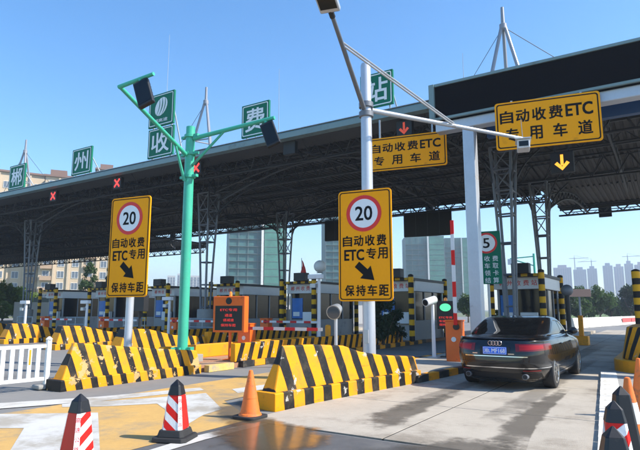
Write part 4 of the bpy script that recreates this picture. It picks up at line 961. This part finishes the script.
mb = MB(); mb.b2((-.4, -.3, 0), (.4, .3, .42)); mb.build('block', 'yellow', t, bev=.03); mb = MB(); mb.b2((.0, -.1, .421), (.2, .1, 1.35)); mb.build('upright', 'yellow', t, bev=.02)
t = thing('dark_post_lamp', 'dark post with round head beside the booth right of the sedan', 'post', tuple(G(571, 350)))
mb = MB(); mb.tube((0, 0, 0), (0, 0, 2.2), .09, None, 10); mb.build('post', 'dark', t); mb = MB(); mb.sphere((0, 0, 2.4), .24, 8); mb.build('head', 'steel', t, True)
# ================================================================== BLACK SEDAN
mat('car_paint', (0.003, 0.0033, 0.0045), 0.25, 0.0, 0.0, coat=0.55, spec=0.35)
M['car_paint'].node_tree.nodes['Principled BSDF'].inputs['Coat Roughness'].default_value = 0.03
mat('car_glass', (0.004, 0.005, 0.006), 0.03, 0, 0.0, spec=0.6)
mat('chrome', (0.62, 0.63, 0.65), 0.12, 1.0, 0.0)
mat('tail_red', (0.15, 0.003, 0.005), 0.2, 0, 0.0, coat=0.3, spec=0.4)
mat('tail_bright', (0.33, 0.006, 0.010), 0.3, 0, 0.0, coat=0.15, spec=0.3)
mat('rim', (0.50, 0.49, 0.46), 0.28, 0.85, 0.05)
mat('plate_blue', (0.012, 0.14, 0.75), 0.4, 0, 0.0)
mat('trim', (0.006, 0.006, 0.007), 0.6, 0, 0.05)
TB = np.array([  # z, rear, front, half width, exponent
 (.17, -2.34, 2.38, .83, 4.0), (.24, -2.46, 2.48, .89, 4.2), (.38, -2.545, 2.55, .94, 4.5), (.55, -2.57, 2.57, .962, 4.8), (.70, -2.56, 2.55, .97, 5.0),
 (.80, -2.545, 2.47, .965, 5.0), (.88, -2.525, 2.30, .955, 5.0), (.94, -2.505, 1.95, .935, 5.0), (.985, -2.49, 1.5, .915, 5.2), (1.015, -2.45, 1.27, .893, 5),
 (1.038, -2.30, 1.18, .868, 4.6), (1.055, -1.98, 1.12, .852, 4.4), (1.10, -1.79, 1.03, .848, 5.6), (1.20, -1.50, .82, .815, 5.8), (1.30, -1.20, .60, .775, 5.8),
 (1.375, -.96, .41, .735, 5.4), (1.425, -.74, .20, .685, 5), (1.452, -.50, -.0, .59, 3.8), (1.46, -.38, -.12, .42, 3)])
def crom(T, n=7):
    out = []
    for i in range(len(T) - 1):
        p0, p1, p2, p3 = T[max(i - 1, 0)], T[i], T[i + 1], T[min(i + 2, len(T) - 1)]
        for k in range(n):
            t_ = k / n; v = 0.5 * ((2 * p1) + (-p0 + p2) * t_ + (2 * p0 - 5 * p1 + 4 * p2 - p3) * t_ ** 2 + (-p0 + 3 * p1 - 3 * p2 + p3) * t_ ** 3)
            out.append(v * 0.55 + (p1 + (p2 - p1) * t_) * 0.45)
    out.append(T[-1]); return np.array(out)
D = crom(TB)
def prm(z): return [float(np.interp(z, D[:, 0], D[:, j])) for j in (1, 2, 3, 4)]
def ring_pt(th, z):                                       # th = -90 rear centre, 0 right side, 90 front
    a, b, w_, n = prm(z); yc, l = (a + b) / 2, (b - a) / 2; c, s = math.cos(th), math.sin(th)
    return Vector((w_ * math.copysign(abs(c) ** (2 / n), c), yc + l * math.copysign(abs(s) ** (2 / n), s), z))
def side_pt(y, z, sg=1):
    a, b, w_, n = prm(z); yc, l = (a + b) / 2, (b - a) / 2; q = max(0.0, 1 - abs((y - yc) / l) ** n); return Vector((sg * w_ * q ** (1 / n), y, z))
def rear_pt(x, z):
    a, b, w_, n = prm(z); yc, l = (a + b) / 2, (b - a) / 2; q = max(0.0, 1 - abs(x / w_) ** n); return Vector((x, yc - l * q ** (1 / n), z))
def front_pt(x, z):
    a, b, w_, n = prm(z); yc, l = (a + b) / 2, (b - a) / 2; q = max(0.0, 1 - abs(x / w_) ** n); return Vector((x, yc + l * q ** (1 / n), z))
car = thing('black_sedan', 'black sedan with red tail lights and blue plate driving away into the toll lane', 'car', (-3.07, 13.92, 0.006), R(-0.6))
N = 112; ths = []
for i in range(N):                                        # denser around the corners
    u = 2 * math.pi * i / N; ths.append(u - 0.24 * math.sin(4 * u))
mb = MB(); vs = []
for row in D:
    for th in ths: vs.append(ring_pt(th, row[0]))
K = len(D); fs = [(j * N + i, j * N + (i + 1) % N, (j + 1) * N + (i + 1) % N, (j + 1) * N + i) for j in range(K - 1) for i in range(N)]
fs += [tuple(reversed(range(N))), tuple(range((K - 1) * N, K * N))]
mb.add(vs, fs); body = mb.build('body', 'car_paint', car, True)
WY = (-1.42, 1.57); cut = MB()
for y in WY:
    for s in (-1, 1): cut.tube((s * .60, y, .345), (s * 1.2, y, .345), .385, None, 40)
co = cut.build('cutter', 'trim'); bo = body.modifiers.new('arch', 'BOOLEAN'); bo.object = co; bo.operation = 'DIFFERENCE'; bo.solver = 'EXACT'
dg = bpy.context.evaluated_depsgraph_get(); me = bpy.data.meshes.new_from_object(body.evaluated_get(dg)); body.modifiers.clear(); body.data = me
bpy.data.objects.remove(co)
me.polygons.foreach_set('use_smooth', [True] * len(me.polygons)); me.set_sharp_from_angle(angle=R(32))
def patch(fn, nu, nv, name, mt, par, off=.006, th=.004):
    P = [[fn(i / nu, j / nv) for i in range(nu + 1)] for j in range(nv + 1)]; c = Vector((0, -.3, .7)); V = []
    for j in range(nv + 1):
        for i in range(nu + 1):
            du = P[j][min(i + 1, nu)] - P[j][max(i - 1, 0)]; dv = P[min(j + 1, nv)][i] - P[max(j - 1, 0)][i]; n = du.cross(dv)
            n = n.normalized() if n.length > 1e-9 else Vector((0, 0, 1))
            q = P[j][i] - c; q.y *= .4
            if n.dot(q) < 0: n = -n
            V.append(P[j][i] + n * off)
    k = nu + 1; mbx = MB(); mbx.add(V, [(j * k + i, j * k + i + 1, (j + 1) * k + i + 1, (j + 1) * k + i) for j in range(nv) for i in range(nu)])
    o = mbx.build(name, mt, par, True); return o
lerp = lambda a, b, t_: a + (b - a) * t_
def rw(u, v): z = lerp(1.085, 1.395, v); w_ = prm(z)[2]; return rear_pt(lerp(-.77, .77, u) * w_ * (1 - .03 * v), z)
patch(rw, 20, 12, 'rear_window', 'car_glass', car, .004)
def ws(u, v): z = lerp(1.075, 1.385, v); w_ = prm(z)[2]; return front_pt(lerp(-.86, .86, u) * w_, z)
patch(ws, 16, 10, 'windscreen', 'car_glass', car, .004)
for sg in (-1, 1):
    for k, (ya, yb) in enumerate(((-1.42, -.24), (-.16, 1.0))):
        def sw(u, v, ya=ya, yb=yb, k=k):
            z = lerp(1.075, 1.345, v); a, b, w_, n = prm(z); lo, hi = ya, yb
            if k == 0: lo = max(ya, a + .46)
            else: hi = min(yb, b - .26)
            return side_pt(lerp(lo, hi, u), z, sg)
        patch(sw, 14, 6, 'side_window', 'car_glass', car, .004)
    patch(lambda u, v: side_pt(lerp(-1.5, 1.05, u), lerp(1.045, 1.062, v), sg), 30, 1, 'chrome_trim', 'chrome', car, .006)
    patch(lambda u, v: side_pt(lerp(-.95, 1.1, u), lerp(.27, .295, v), sg), 30, 1, 'sill_trim', 'chrome', car, .008)
    for y in (-.20, 1.02, -1.02):
        z0 = .34 if y > -1 else .78
        patch(lambda u, v: side_pt(y + lerp(-.004, .004, u), lerp(z0, 1.03, v), sg), 1, 16, 'door_seam', 'trim', car, .002)
    for y in (-.82, .36):
        mb = MB(); p = side_pt(y, .885, sg); mb.box((p.x + sg * .02, y, .885), (.03, .21, .03)); mb.build('door_handle', 'car_paint', car, bev=.01)
    # mirror
    mb = MB(); p = side_pt(.86, 1.04, sg); mb.bar((p.x - sg * .02, .86, 1.05), (p.x + sg * .12, .84, 1.08), .04); mb.sphere((p.x + sg * .19, .84, 1.10), .1, 8, .85)
    o = mb.build('mirror', 'car_paint', car, True)
    # tail lamps wrap round the corner
    def tl(z0, z1, t0, t1):
        def fn(u, v):
            za = lerp(z0, z0 + .035, u); th = lerp(t0, t1, u); p = ring_pt(th, lerp(za, z1, v)); p.x *= sg; return p
        return fn
    n0 = -math.acos((.40 / .95) ** 2.5); tl0 = patch(tl(.775, .925, n0, R(-23)), 22, 5, 'tail_lamp', 'tail_red', car, .007)
    patch(tl(.80, .90, -math.acos((.47 / .95) ** 2.5), R(-42)), 18, 3, 'lamp_bar', 'tail_bright', tl0, .010)
    patch(tl(.855, .885, -math.acos((.50 / .95) ** 2.5), -math.acos((.70 / .95) ** 2.5)), 10, 2, 'reversing_lens', 'tail_bright', tl0, .0125)
    mb = MB(); mb.tube((sg * .56, -2.545, .30), (sg * .56, -2.40, .30), .052, None, 20); ex = mb.build('exhaust_tip', 'steel', car, True); mb = MB(); mb.tube((sg * .56, -2.549, .30), (sg * .56, -2.546, .30), .044, None, 18); mb.build('exhaust_hole', 'trim', ex)
    patch(lambda u, v: (lambda p: Vector((sg * p.x, p.y, p.z)))(rear_pt(lerp(.52, .80, u), lerp(.40, .425, v))), 8, 1, 'rear_reflector', 'tail_red', car, .007)
patch(lambda u, v: rear_pt(lerp(-.62, .62, u), lerp(.670, .684, v)), 20, 2, 'chrome_strip', 'chrome', car, .009)
patch(lambda u, v: ring_pt(lerp(R(-168), R(-12), u), lerp(.452, .470, v)), 50, 1, 'bumper_trim', 'chrome', car, .008)
patch(lambda u, v: rear_pt(lerp(-.80, .80, u), lerp(.20, .36, v)), 20, 3, 'bumper_valance', 'trim', car, .004)
patch(lambda u, v: rear_pt(lerp(-.86, .86, u), lerp(.565, .573, v)), 24, 1, 'boot_seam', 'trim', car, .003)
patch(lambda u, v: rear_pt(lerp(-.80, .80, u), lerp(1.000, 1.022, v)), 24, 2, 'boot_lip', 'car_paint', car, .022)
patch(lambda u, v: rear_pt(lerp(-.30, .30, u), lerp(.705, .865, v)), 8, 3, 'plate_recess', 'trim', car, .003)
t = link(bpy.data.meshes.new('x'), 'number_plate', car); bpy.data.objects.remove(t)
yb = rear_pt(0, .78).y - .018
mb = MB(); mb.b2((-.235, yb, .715), (.235, yb + .012, .86)); pl = mb.build('number_plate', 'plate_blue', car, bev=.004)
mb = MB(); mb.ring(rrect(.455, .13, .012, 0, .7875, 3), rrect(.443, .118, .01, 0, .7875, 3), yb - .003, yb - .0005); mb.build('plate_border', 'sign_white', pl)
lettering('湘L', -.145, .7875, .13, .088, 'sign_white', pl, yb - .004, .01); lettering('MF168', .075, .7875, .265, .085, 'sign_white', pl, yb - .004, .025)
mb = MB(); ye = rear_pt(0, .93).y - .008
for k in range(4): mb.torus((-.093 + .062 * k, ye - .002 * (k % 2), .932), .042, .0075, 'Y', 24, 6)
mb.build('ring_emblem', 'chrome', car, True)
for x, w_ in ((-.62 + .22, .10), (.32, .12)):
    mb = MB(); p = rear_pt(x, .735); mb.box((x, p.y - .006, .728), (w_, .006, .022)); mb.build('badge', 'chrome', car)
mb = MB(); mb.prism_x([(-.95, 1.40), (-.72, 1.452), (-.86, 1.475), (-.93, 1.47)], -.02, .02); mb.build('roof_aerial', 'car_paint', car, bev=.008)
# wheels
def wheel(y, sg):
    o = link(MB().box((0, 0, 0), (.18, .1, .1)).mesh('hub', 'trim'), 'wheel', car, loc=(sg * .815, y, .345)); 
    prof = [(.235, -.125), (.30, -.13), (.335, -.115), (.345, -.09), (.345, .09), (.335, .115), (.30, .13), (.235, .125)]
    mb = MB(); n = 40; vs = []
    for r, x in prof:
        for i in range(n): a = 2 * math.pi * i / n; vs.append((x, r * math.cos(a), r * math.sin(a)))
    k = len(prof); mb.add(vs, [(j * n + i, j * n + (i + 1) % n, ((j + 1) % k) * n + (i + 1) % n, ((j + 1) % k) * n + i) for j in range(k) for i in range(n)])
    mb.build('tyre', 'rubber', o, True)
    mb = MB(); xo = sg * .10
    mb.torus((sg * .115, 0, 0), .235, .016, 'X', 36, 8); mb.tube((xo, 0, 0), (xo + sg * .02, 0, 0), .06, None, 16)
    for i in range(10):
        a = 2 * math.pi * i / 10; mb.bar((xo + sg * .008, .05 * math.cos(a), .05 * math.sin(a)), (xo + sg * .012, .232 * math.cos(a), .232 * math.sin(a)), .022, .034, up=(1, 0, 0))
    mb.build('rim', 'rim', o, True)
    mb = MB(); mb.tube((xo - sg * .06, 0, 0), (xo - sg * .03, 0, 0), .17, None, 24); mb.build('brake_disc', 'steel', o)
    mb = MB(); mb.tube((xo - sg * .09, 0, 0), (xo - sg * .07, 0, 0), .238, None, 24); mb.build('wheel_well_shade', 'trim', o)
for y in WY:
    for s in (-1, 1): wheel(y, s)
# ================================================================== TREES AND SHRUBS
def leaf_mesh(name, clumps, n, size, mt, rng, squash=1.0):
    pts = []; cs = np.array([c[:3] for c in clumps]); rs = np.array([c[3] for c in clumps]); wts = rs ** 2 / (rs ** 2).sum()
    idx = rng.choice(len(clumps), n, p=wts); d = rng.normal(size=(n, 3)); d /= np.linalg.norm(d, axis=1)[:, None]
    rad = rs[idx] * (rng.random(n) ** 0.45); ctr = cs[idx] + d * rad[:, None] * np.array([1, 1, squash])
    a = rng.normal(size=(n, 3)); a /= np.linalg.norm(a, axis=1)[:, None]; b = np.cross(a, rng.normal(size=(n, 3))); b /= np.linalg.norm(b, axis=1)[:, None]
    s = size * (0.6 + 0.8 * rng.random(n))[:, None]
    v = np.stack([ctr - a * s, ctr - b * s * .45, ctr + a * s, ctr + b * s * .45], 1).reshape(-1, 3)
    me = bpy.data.meshes.new(name); me.from_pydata(v.tolist(), [], [(4 * i, 4 * i + 1, 4 * i + 2, 4 * i + 3) for i in range(n)]); me.materials.append(M[mt]); return me
def tree(name, lab, loc, h, r, mt, seed, n=2500, leaf=None, trunk=.35, cat='tree', group='trees beyond the station', zs=1.0):
    rng = np.random.default_rng(seed); t = thing(name, lab, cat, loc, 0, group); zt = h * trunk
    mb = MB(); mb.tube((0, 0, 0), (0, 0, zt), .035 * h, .022 * h, 8); tips = []
    for k in range(6):
        a = 2 * math.pi * k / 6 + rng.random(); q = Vector((math.cos(a) * r * .6, math.sin(a) * r * .6, zt + (h - zt) * (.25 + .4 * rng.random()))); mb.tube((0, 0, zt * .85), q, .016 * h, .006 * h, 6)
    mb.build('trunk', 'bark', t)
    cl = []
    for k in range(16):
        a = rng.random() * 6.28; f = rng.random(); rr = r * (.25 + .6 * rng.random()) * (1 - .55 * f); cl.append((math.cos(a) * rr, math.sin(a) * rr, zt + (h - zt) * (.12 + .80 * f), r * (.22 + .22 * rng.random())))
    link(leaf_mesh('crown', cl, n, leaf or r * .09, mt, rng), 'crown', t); return t
def shrub(lab, loc, h, r, mt, seed, n=1800, name='shrub', cat='shrub', group='shrubs around the toll booths'):
    return tree(name, lab, loc, h, r, mt, seed, n, r * .10, .08, cat, group)
def fp_(x, d, z=-.05): p = far(x, d); return (p.x, p.y, z)
tr = [(577, 96, 288, 3.0, 'leaf_mid', 'bushy tree right of the last lattice column'), (588, 104, 294, 2.4, 'leaf_dark', 'low dark tree under the brown billboard'), (600, 100, 289, 3.0, 'leaf_mid', 'rounded tree left of the gap in the far trees'), (611, 112, 296, 1.9, 'leaf_dark', 'small tree ending the row beside the grass'),
      (566, 92, 290, 2.2, 'leaf_dark', 'dark tree directly behind the last lattice column'), (631, 120, 285, 3.4, 'leaf_dark', 'tree at the right edge behind the striped post'), (643, 118, 286, 2.6, 'leaf_mid', 'tree cut by the right edge of the picture')]
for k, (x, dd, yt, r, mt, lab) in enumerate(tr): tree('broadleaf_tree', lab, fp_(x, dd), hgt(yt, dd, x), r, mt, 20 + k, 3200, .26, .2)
for k, (x, dd, yt, r, mt, lab) in enumerate([(88, 105, 262, 2.3, 'leaf_mid', 'slim tree before the apartment windows'), (112, 108, 266, 2.2, 'leaf_dark', 'dark tree behind the left edge of the left speed sign'), (160, 90, 283, 2.6, 'leaf_mid', 'rounded tree between the left speed sign and the green pole'),
        (213, 84, 292, 1.6, 'leaf_mid', 'small tree above the orange message display'), (262, 110, 292, 2.0, 'leaf_mid', 'small tree at the foot of the teal tower'), (176, 120, 288, 2.2, 'leaf_dark', 'small dark tree behind the green pole'), (468, 75, 296, 1.8, 'leaf_mid', 'small tree left of the gantry post foot')]):
    tree('broadleaf_tree', lab, fp_(x, dd), hgt(yt, dd, x), r, mt, 50 + k, 2400, .20, .25)
for k, (x, dd, yt, r, lab) in enumerate([(3, 92, 285, 3.4, 'bright green bush at the left edge'), (19, 95, 290, 2.6, 'bright green bush right of the leftmost one'), (32, 98, 292, 2.4, 'bright green bush beside the leftmost lattice column')]):
    shrub(lab, fp_(x, dd), hgt(yt, dd, x), r, 'leaf_bright', 80 + k, 2600, 'bush', 'bush', 'bright bushes at the left')
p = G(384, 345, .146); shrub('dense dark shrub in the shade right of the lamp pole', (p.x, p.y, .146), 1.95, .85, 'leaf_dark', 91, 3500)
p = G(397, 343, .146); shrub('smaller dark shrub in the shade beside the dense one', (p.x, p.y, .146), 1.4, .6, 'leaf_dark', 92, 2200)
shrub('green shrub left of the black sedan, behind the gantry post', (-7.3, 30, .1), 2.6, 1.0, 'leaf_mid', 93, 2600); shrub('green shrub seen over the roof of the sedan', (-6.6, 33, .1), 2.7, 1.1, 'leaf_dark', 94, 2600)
# grass verge and hedge beyond the road at right
mb = MB(); q = [G(566, 318), G(700, 317), fp_(700, 260), fp_(560, 260)]; v = struct(sheet('grass_verge', [(a[0], a[1]) for a in q], -.004, 'grass'))
rng = np.random.default_rng(5); cl = []
for k in range(26): p = far(610 + 2.6 * k, 125 + 2 * math.sin(k)); cl.append((p.x, p.y, .9 + .5 * rng.random(), 1.6))
hd = link(leaf_mesh('hedge', cl, 5200, .25, 'leaf_mid', rng, .7), 'hedge'); tag(hd, 'low green hedge along the far verge at the right', 'hedge')
# ================================================================== BUILDINGS BEHIND
mat('cream_wall', (0.52, 0.42, 0.30), 0.8, 0, 0.10, 0.3); mat('tan_wall', (0.40, 0.28, 0.19), 0.8, 0, 0.1, 0.3); mat('brown_roof', (0.20, 0.12, 0.09), 0.7, 0, 0.1, 0.5)
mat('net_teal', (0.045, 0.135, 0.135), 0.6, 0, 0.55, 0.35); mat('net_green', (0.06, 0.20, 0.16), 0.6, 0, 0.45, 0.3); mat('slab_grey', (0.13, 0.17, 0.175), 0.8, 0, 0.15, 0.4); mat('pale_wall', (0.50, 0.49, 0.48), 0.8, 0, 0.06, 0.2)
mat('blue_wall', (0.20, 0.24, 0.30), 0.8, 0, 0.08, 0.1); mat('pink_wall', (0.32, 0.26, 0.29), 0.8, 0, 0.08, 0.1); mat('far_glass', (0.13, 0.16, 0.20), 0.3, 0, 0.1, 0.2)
def face(xc, dist): p = far(xc, dist); return p, math.atan2(p.y, p.x) - math.pi / 2      # local -Y looks at the camera side
def apartment(lab, xa, xb, yt, dist, wallm, seed, depth=14, roofm='brown_roof', turn=0.0):
    p, rz = face((xa + xb) / 2, dist); W_ = wid(xa, xb, dist); H = hgt(yt, dist, (xa + xb) / 2)
    t = thing('apartment_block', lab, 'apartment block', (p.x, p.y, -.05), rz + turn, 'cream apartment blocks at the left')
    mb = MB(); mb.b2((-W_ / 2, 0, 0), (W_ / 2, depth, H)); mb.build('wall', wallm, t)
    mb = MB(); mb.b2((-W_ / 2 - .5, -.6, H + .002), (W_ / 2 + .5, depth + .5, H + .5)); mb.b2((-W_ / 2 + 1, 1, H + .502), (-W_ / 2 + 5, 6, H + 2.2)); mb.build('roof', roofm, t)
    nb = max(1, int(W_ / 3.1)); nf = int(H / 3.0); bw = W_ / nb
    wm = MB(); wm.m(1).b2((-.75, -.02, 0), (.75, .02, 1.7)); wm.m(0).ring(rrect(1.62, 1.82, .02, 0, .85, 1), rrect(1.46, 1.66, .02, 0, .85, 1), -.08, .03); wm.b2((-.03, -.05, 0), (.03, -.021, 1.7)); wme = wm.mesh('window', ['white', 'far_glass'])
    bm_ = MB(); bm_.b2((-1.35, -1.1, -.15), (1.35, 0, 0)); bm_.b2((-1.35, -1.1, .001), (1.35, -1.0, .95)); bm_.b2((-1.35, -.999, .001), (-1.25, -.001, .95)); bm_.b2((1.25, -.999, .001), (1.35, -.001, .95)); bme = bm_.mesh('balcony', 'tan_wall')
    pm_ = MB(); pm_.b2((-.22, -.5, 0), (.22, -.001, H - .3)); pme = pm_.mesh('pier', wallm)
    for i in range(nb):
        x = -W_ / 2 + bw * (i + .5)
        for j in range(nf):
            link(wme, 'window', t, loc=(x, -.05, 3.0 * j + .95))
            if i % 3 == seed % 3: link(bme, 'balcony', t, loc=(x, -.002, 3.0 * j + .35))
        if i: link(pme, 'pier', t, loc=(-W_ / 2 + bw * i, 0, 0))
    return t
apartment('cream apartment block at the left edge with windows showing under the canopy', -45, 36, 170, 165, 'cream_wall', 1)
apartment('cream apartment block behind the slim tree, left of the left speed sign', 37, 122, 178, 158, 'cream_wall', 0)
apartment('tan penthouse block rising behind the board 州', 88, 112, 168, 190, 'tan_wall', 2)
def tower(lab, xa, xb, yt, dist, wallm, depth=20, net=None, turn=0.0, group='towers under construction', step=None):
    p, rz = face((xa + xb) / 2, dist); W_ = wid(xa, xb, dist); H = hgt(yt, dist, (xa + xb) / 2)
    t = thing('tower_block', lab, 'tower', (p.x, p.y, -.05), rz + turn, group)
    mb = MB(); mb.b2((-W_ / 2, 0, 0), (W_ / 2, depth, H)); mb.build('wall', wallm, t)
    if step: mb = MB(); mb.b2((-W_ * step, 2, H + .002), (W_ * step, depth - 2, H + H * .06)); mb.build('roof_house', wallm, t)
    mb = MB(); fl = 3.1
    for j in range(1, int(H / fl)): mb.b2((-W_ / 2 - .25, -.72 if net else -.25, fl * j), (W_ / 2 + .25, -.001, fl * j + (.16 if net else .30)))
    mb.build('floor_edges', 'slab_grey' if net else wallm, t)['kind'] = 'stuff'
    n = max(3, int(W_ / 3.4))
    if net:
        for k in range(n + 1): mb = MB(); x = -W_ / 2 + W_ * k / n; mb.b2((x - .1, -.45, 0), (x + .1, -.26, H)); mb.build('scaffold_pole', 'slab_grey', t)
        mb = MB(); mb.b2((W_ * .12, -.62, 0), (W_ * .5, -.465, H * .985)); mb.build('safety_net', net, t)
        mb = MB(); mb.b2((W_ * .06, -1.6, 0), (W_ * .10, -.5, H)); mb.build('hoist_shaft', 'white', t)
    else:
        for k in range(n):
            mb = MB(); x = -W_ / 2 + W_ * (k + .5) / n
            mb.b2((x - W_ / n * .30, -.12, 1), (x + W_ / n * .30, -.002, H - 2)); mb.build('window_column', 'far_glass', t)
    return t
tower('teal netted tower under construction beside the lattice column with drum base', 228, 285, 158, 230, 'net_teal', 22, 'net_green', R(6))
tower('teal netted tower mostly hidden behind the right speed sign', 326, 372, 150, 250, 'net_teal', 22, 'net_green', R(8))
tower('teal netted block below the hanging message board, left half', 407, 446, 236, 330, 'net_teal', 20, 'net_green', R(8), step=.3)
tower('teal netted block behind the raised gate arm', 447, 476, 238, 350, 'net_teal', 20, 'net_green', R(8))
for xa, xb, yt, dd, wm_, lab in ((166, 174, 276, 620, 'pale_wall', 'pale far tower just right of the left speed sign'), (176, 184, 274, 640, 'pale_wall', 'pale far tower touching the green pole'), (189, 199, 276, 600, 'pale_wall', 'pale far tower right of the green pole')):
    tower(lab, xa, xb, yt, dd, wm_, 12, None, 0, 'pale far towers')
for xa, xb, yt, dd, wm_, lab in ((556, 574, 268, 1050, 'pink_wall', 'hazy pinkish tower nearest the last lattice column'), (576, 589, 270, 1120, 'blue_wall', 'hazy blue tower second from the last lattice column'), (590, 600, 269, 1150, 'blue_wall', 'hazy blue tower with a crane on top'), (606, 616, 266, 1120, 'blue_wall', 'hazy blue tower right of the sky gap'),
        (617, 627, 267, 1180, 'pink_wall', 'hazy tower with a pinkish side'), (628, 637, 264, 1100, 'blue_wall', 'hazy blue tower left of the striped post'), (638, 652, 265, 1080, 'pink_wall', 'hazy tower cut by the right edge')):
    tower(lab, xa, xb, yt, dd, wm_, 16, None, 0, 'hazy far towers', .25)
def crane(x, dist, yt, lab, flip=1):
    p, rz = face(x, dist); H = hgt(yt, dist, x); t = thing('tower_crane', lab, 'crane', (p.x, p.y, -.05), rz, 'tower cranes on the skyline')
    mb = MB(); mb.b2((-.8, -.8, 0), (.8, .8, H)); mb.build('mast', 'far_glass', t)
    mb = MB(); mb.b2((-9 if flip > 0 else -24, -.5, H - 2.2), (24 if flip > 0 else 9, .5, H - 1.2)); mb.bar((0, 0, H + 4), (18 * flip, 0, H - 1.2), .35); mb.bar((0, 0, H), (0, 0, H + 4), .6); mb.build('jib', 'far_glass', t)
crane(578, 1140, 258, 'hazy crane over the second blue tower'); crane(595, 1180, 261, 'hazy crane in the sky gap', -1); crane(632, 1150, 256, 'hazy crane at the right skyline')
# low service building with ribbed parapet behind the left booths
p, rz = face(78, 80); t = thing('service_building', 'low grey building with ribbed parapet behind the left booths', 'building', (p.x, p.y, 0), rz)
mb = MB(); mb.b2((-7.5, 0, 0), (6, 8, 2.6)); mb.build('wall', 'pale_wall', t); 
for k in range(30): mb = MB(); mb.b2((-2.6 + .29 * k, -.25, 2.602), (-2.6 + .29 * k + .16, -.05, 3.75)); mb.build('rib', 'slab_grey', t)
mb = MB(); mb.b2((-2.6, -.04, 2.602), (6, 7.8, 3.7)); mb.build('parapet', 'dark', t); mb = MB(); mb.b2((-5.4, .2, 2.602), (-2.7, 6, 3.2)); mb.build('roof_hatch', 'slab_grey', t)
p, rz = face(581, 88); t = thing('billboard', 'brown billboard rising above the trees', 'billboard', (p.x, p.y, 0), rz + R(20))
mb = MB(); mb.b2((-1.5, -.15, hgt(297, 88, 581)), (1.5, .15, hgt(289.5, 88, 581))); mb.build('panel', 'brown_roof', t); mb = MB(); mb.tube((0, .3, 0), (0, .3, hgt(290, 88, 581)), .14, None, 8); mb.build('post', 'steel', t)
p, rz = face(180, 62); t = thing('white_hall', 'low white building behind the booths right of the left speed sign', 'building', (p.x, p.y, 0), rz); mb = MB(); mb.b2((-7, 0, 0), (22, 10, 2.9)); mb.build('wall', 'pale_wall', t); mb = MB(); mb.b2((-7.4, -.4, 2.902), (22.4, 10.4, 3.15)); mb.build('roof', 'slab_grey', t)
# ================================================================== HAZE
mb = MB(); mb.b2((-1700, -60, -1.2), (900, 1700, 128)); hz = mb.mesh('haze', 'dark'); m = bpy.data.materials.new('haze'); m.use_nodes = True; m.node_tree.nodes.clear()
o_ = m.node_tree.nodes.new('ShaderNodeOutputMaterial'); v_ = m.node_tree.nodes.new('ShaderNodeVolumePrincipled'); v_.inputs['Color'].default_value = (0.78, 0.88, 1.0, 1); v_.inputs['Density'].default_value = HAZE; v_.inputs['Anisotropy'].default_value = 0.2
m.node_tree.links.new(v_.outputs[0], o_.inputs['Volume']); hz.materials.clear(); hz.materials.append(m); ho = link(hz, 'haze'); ho['kind'] = 'stuff'
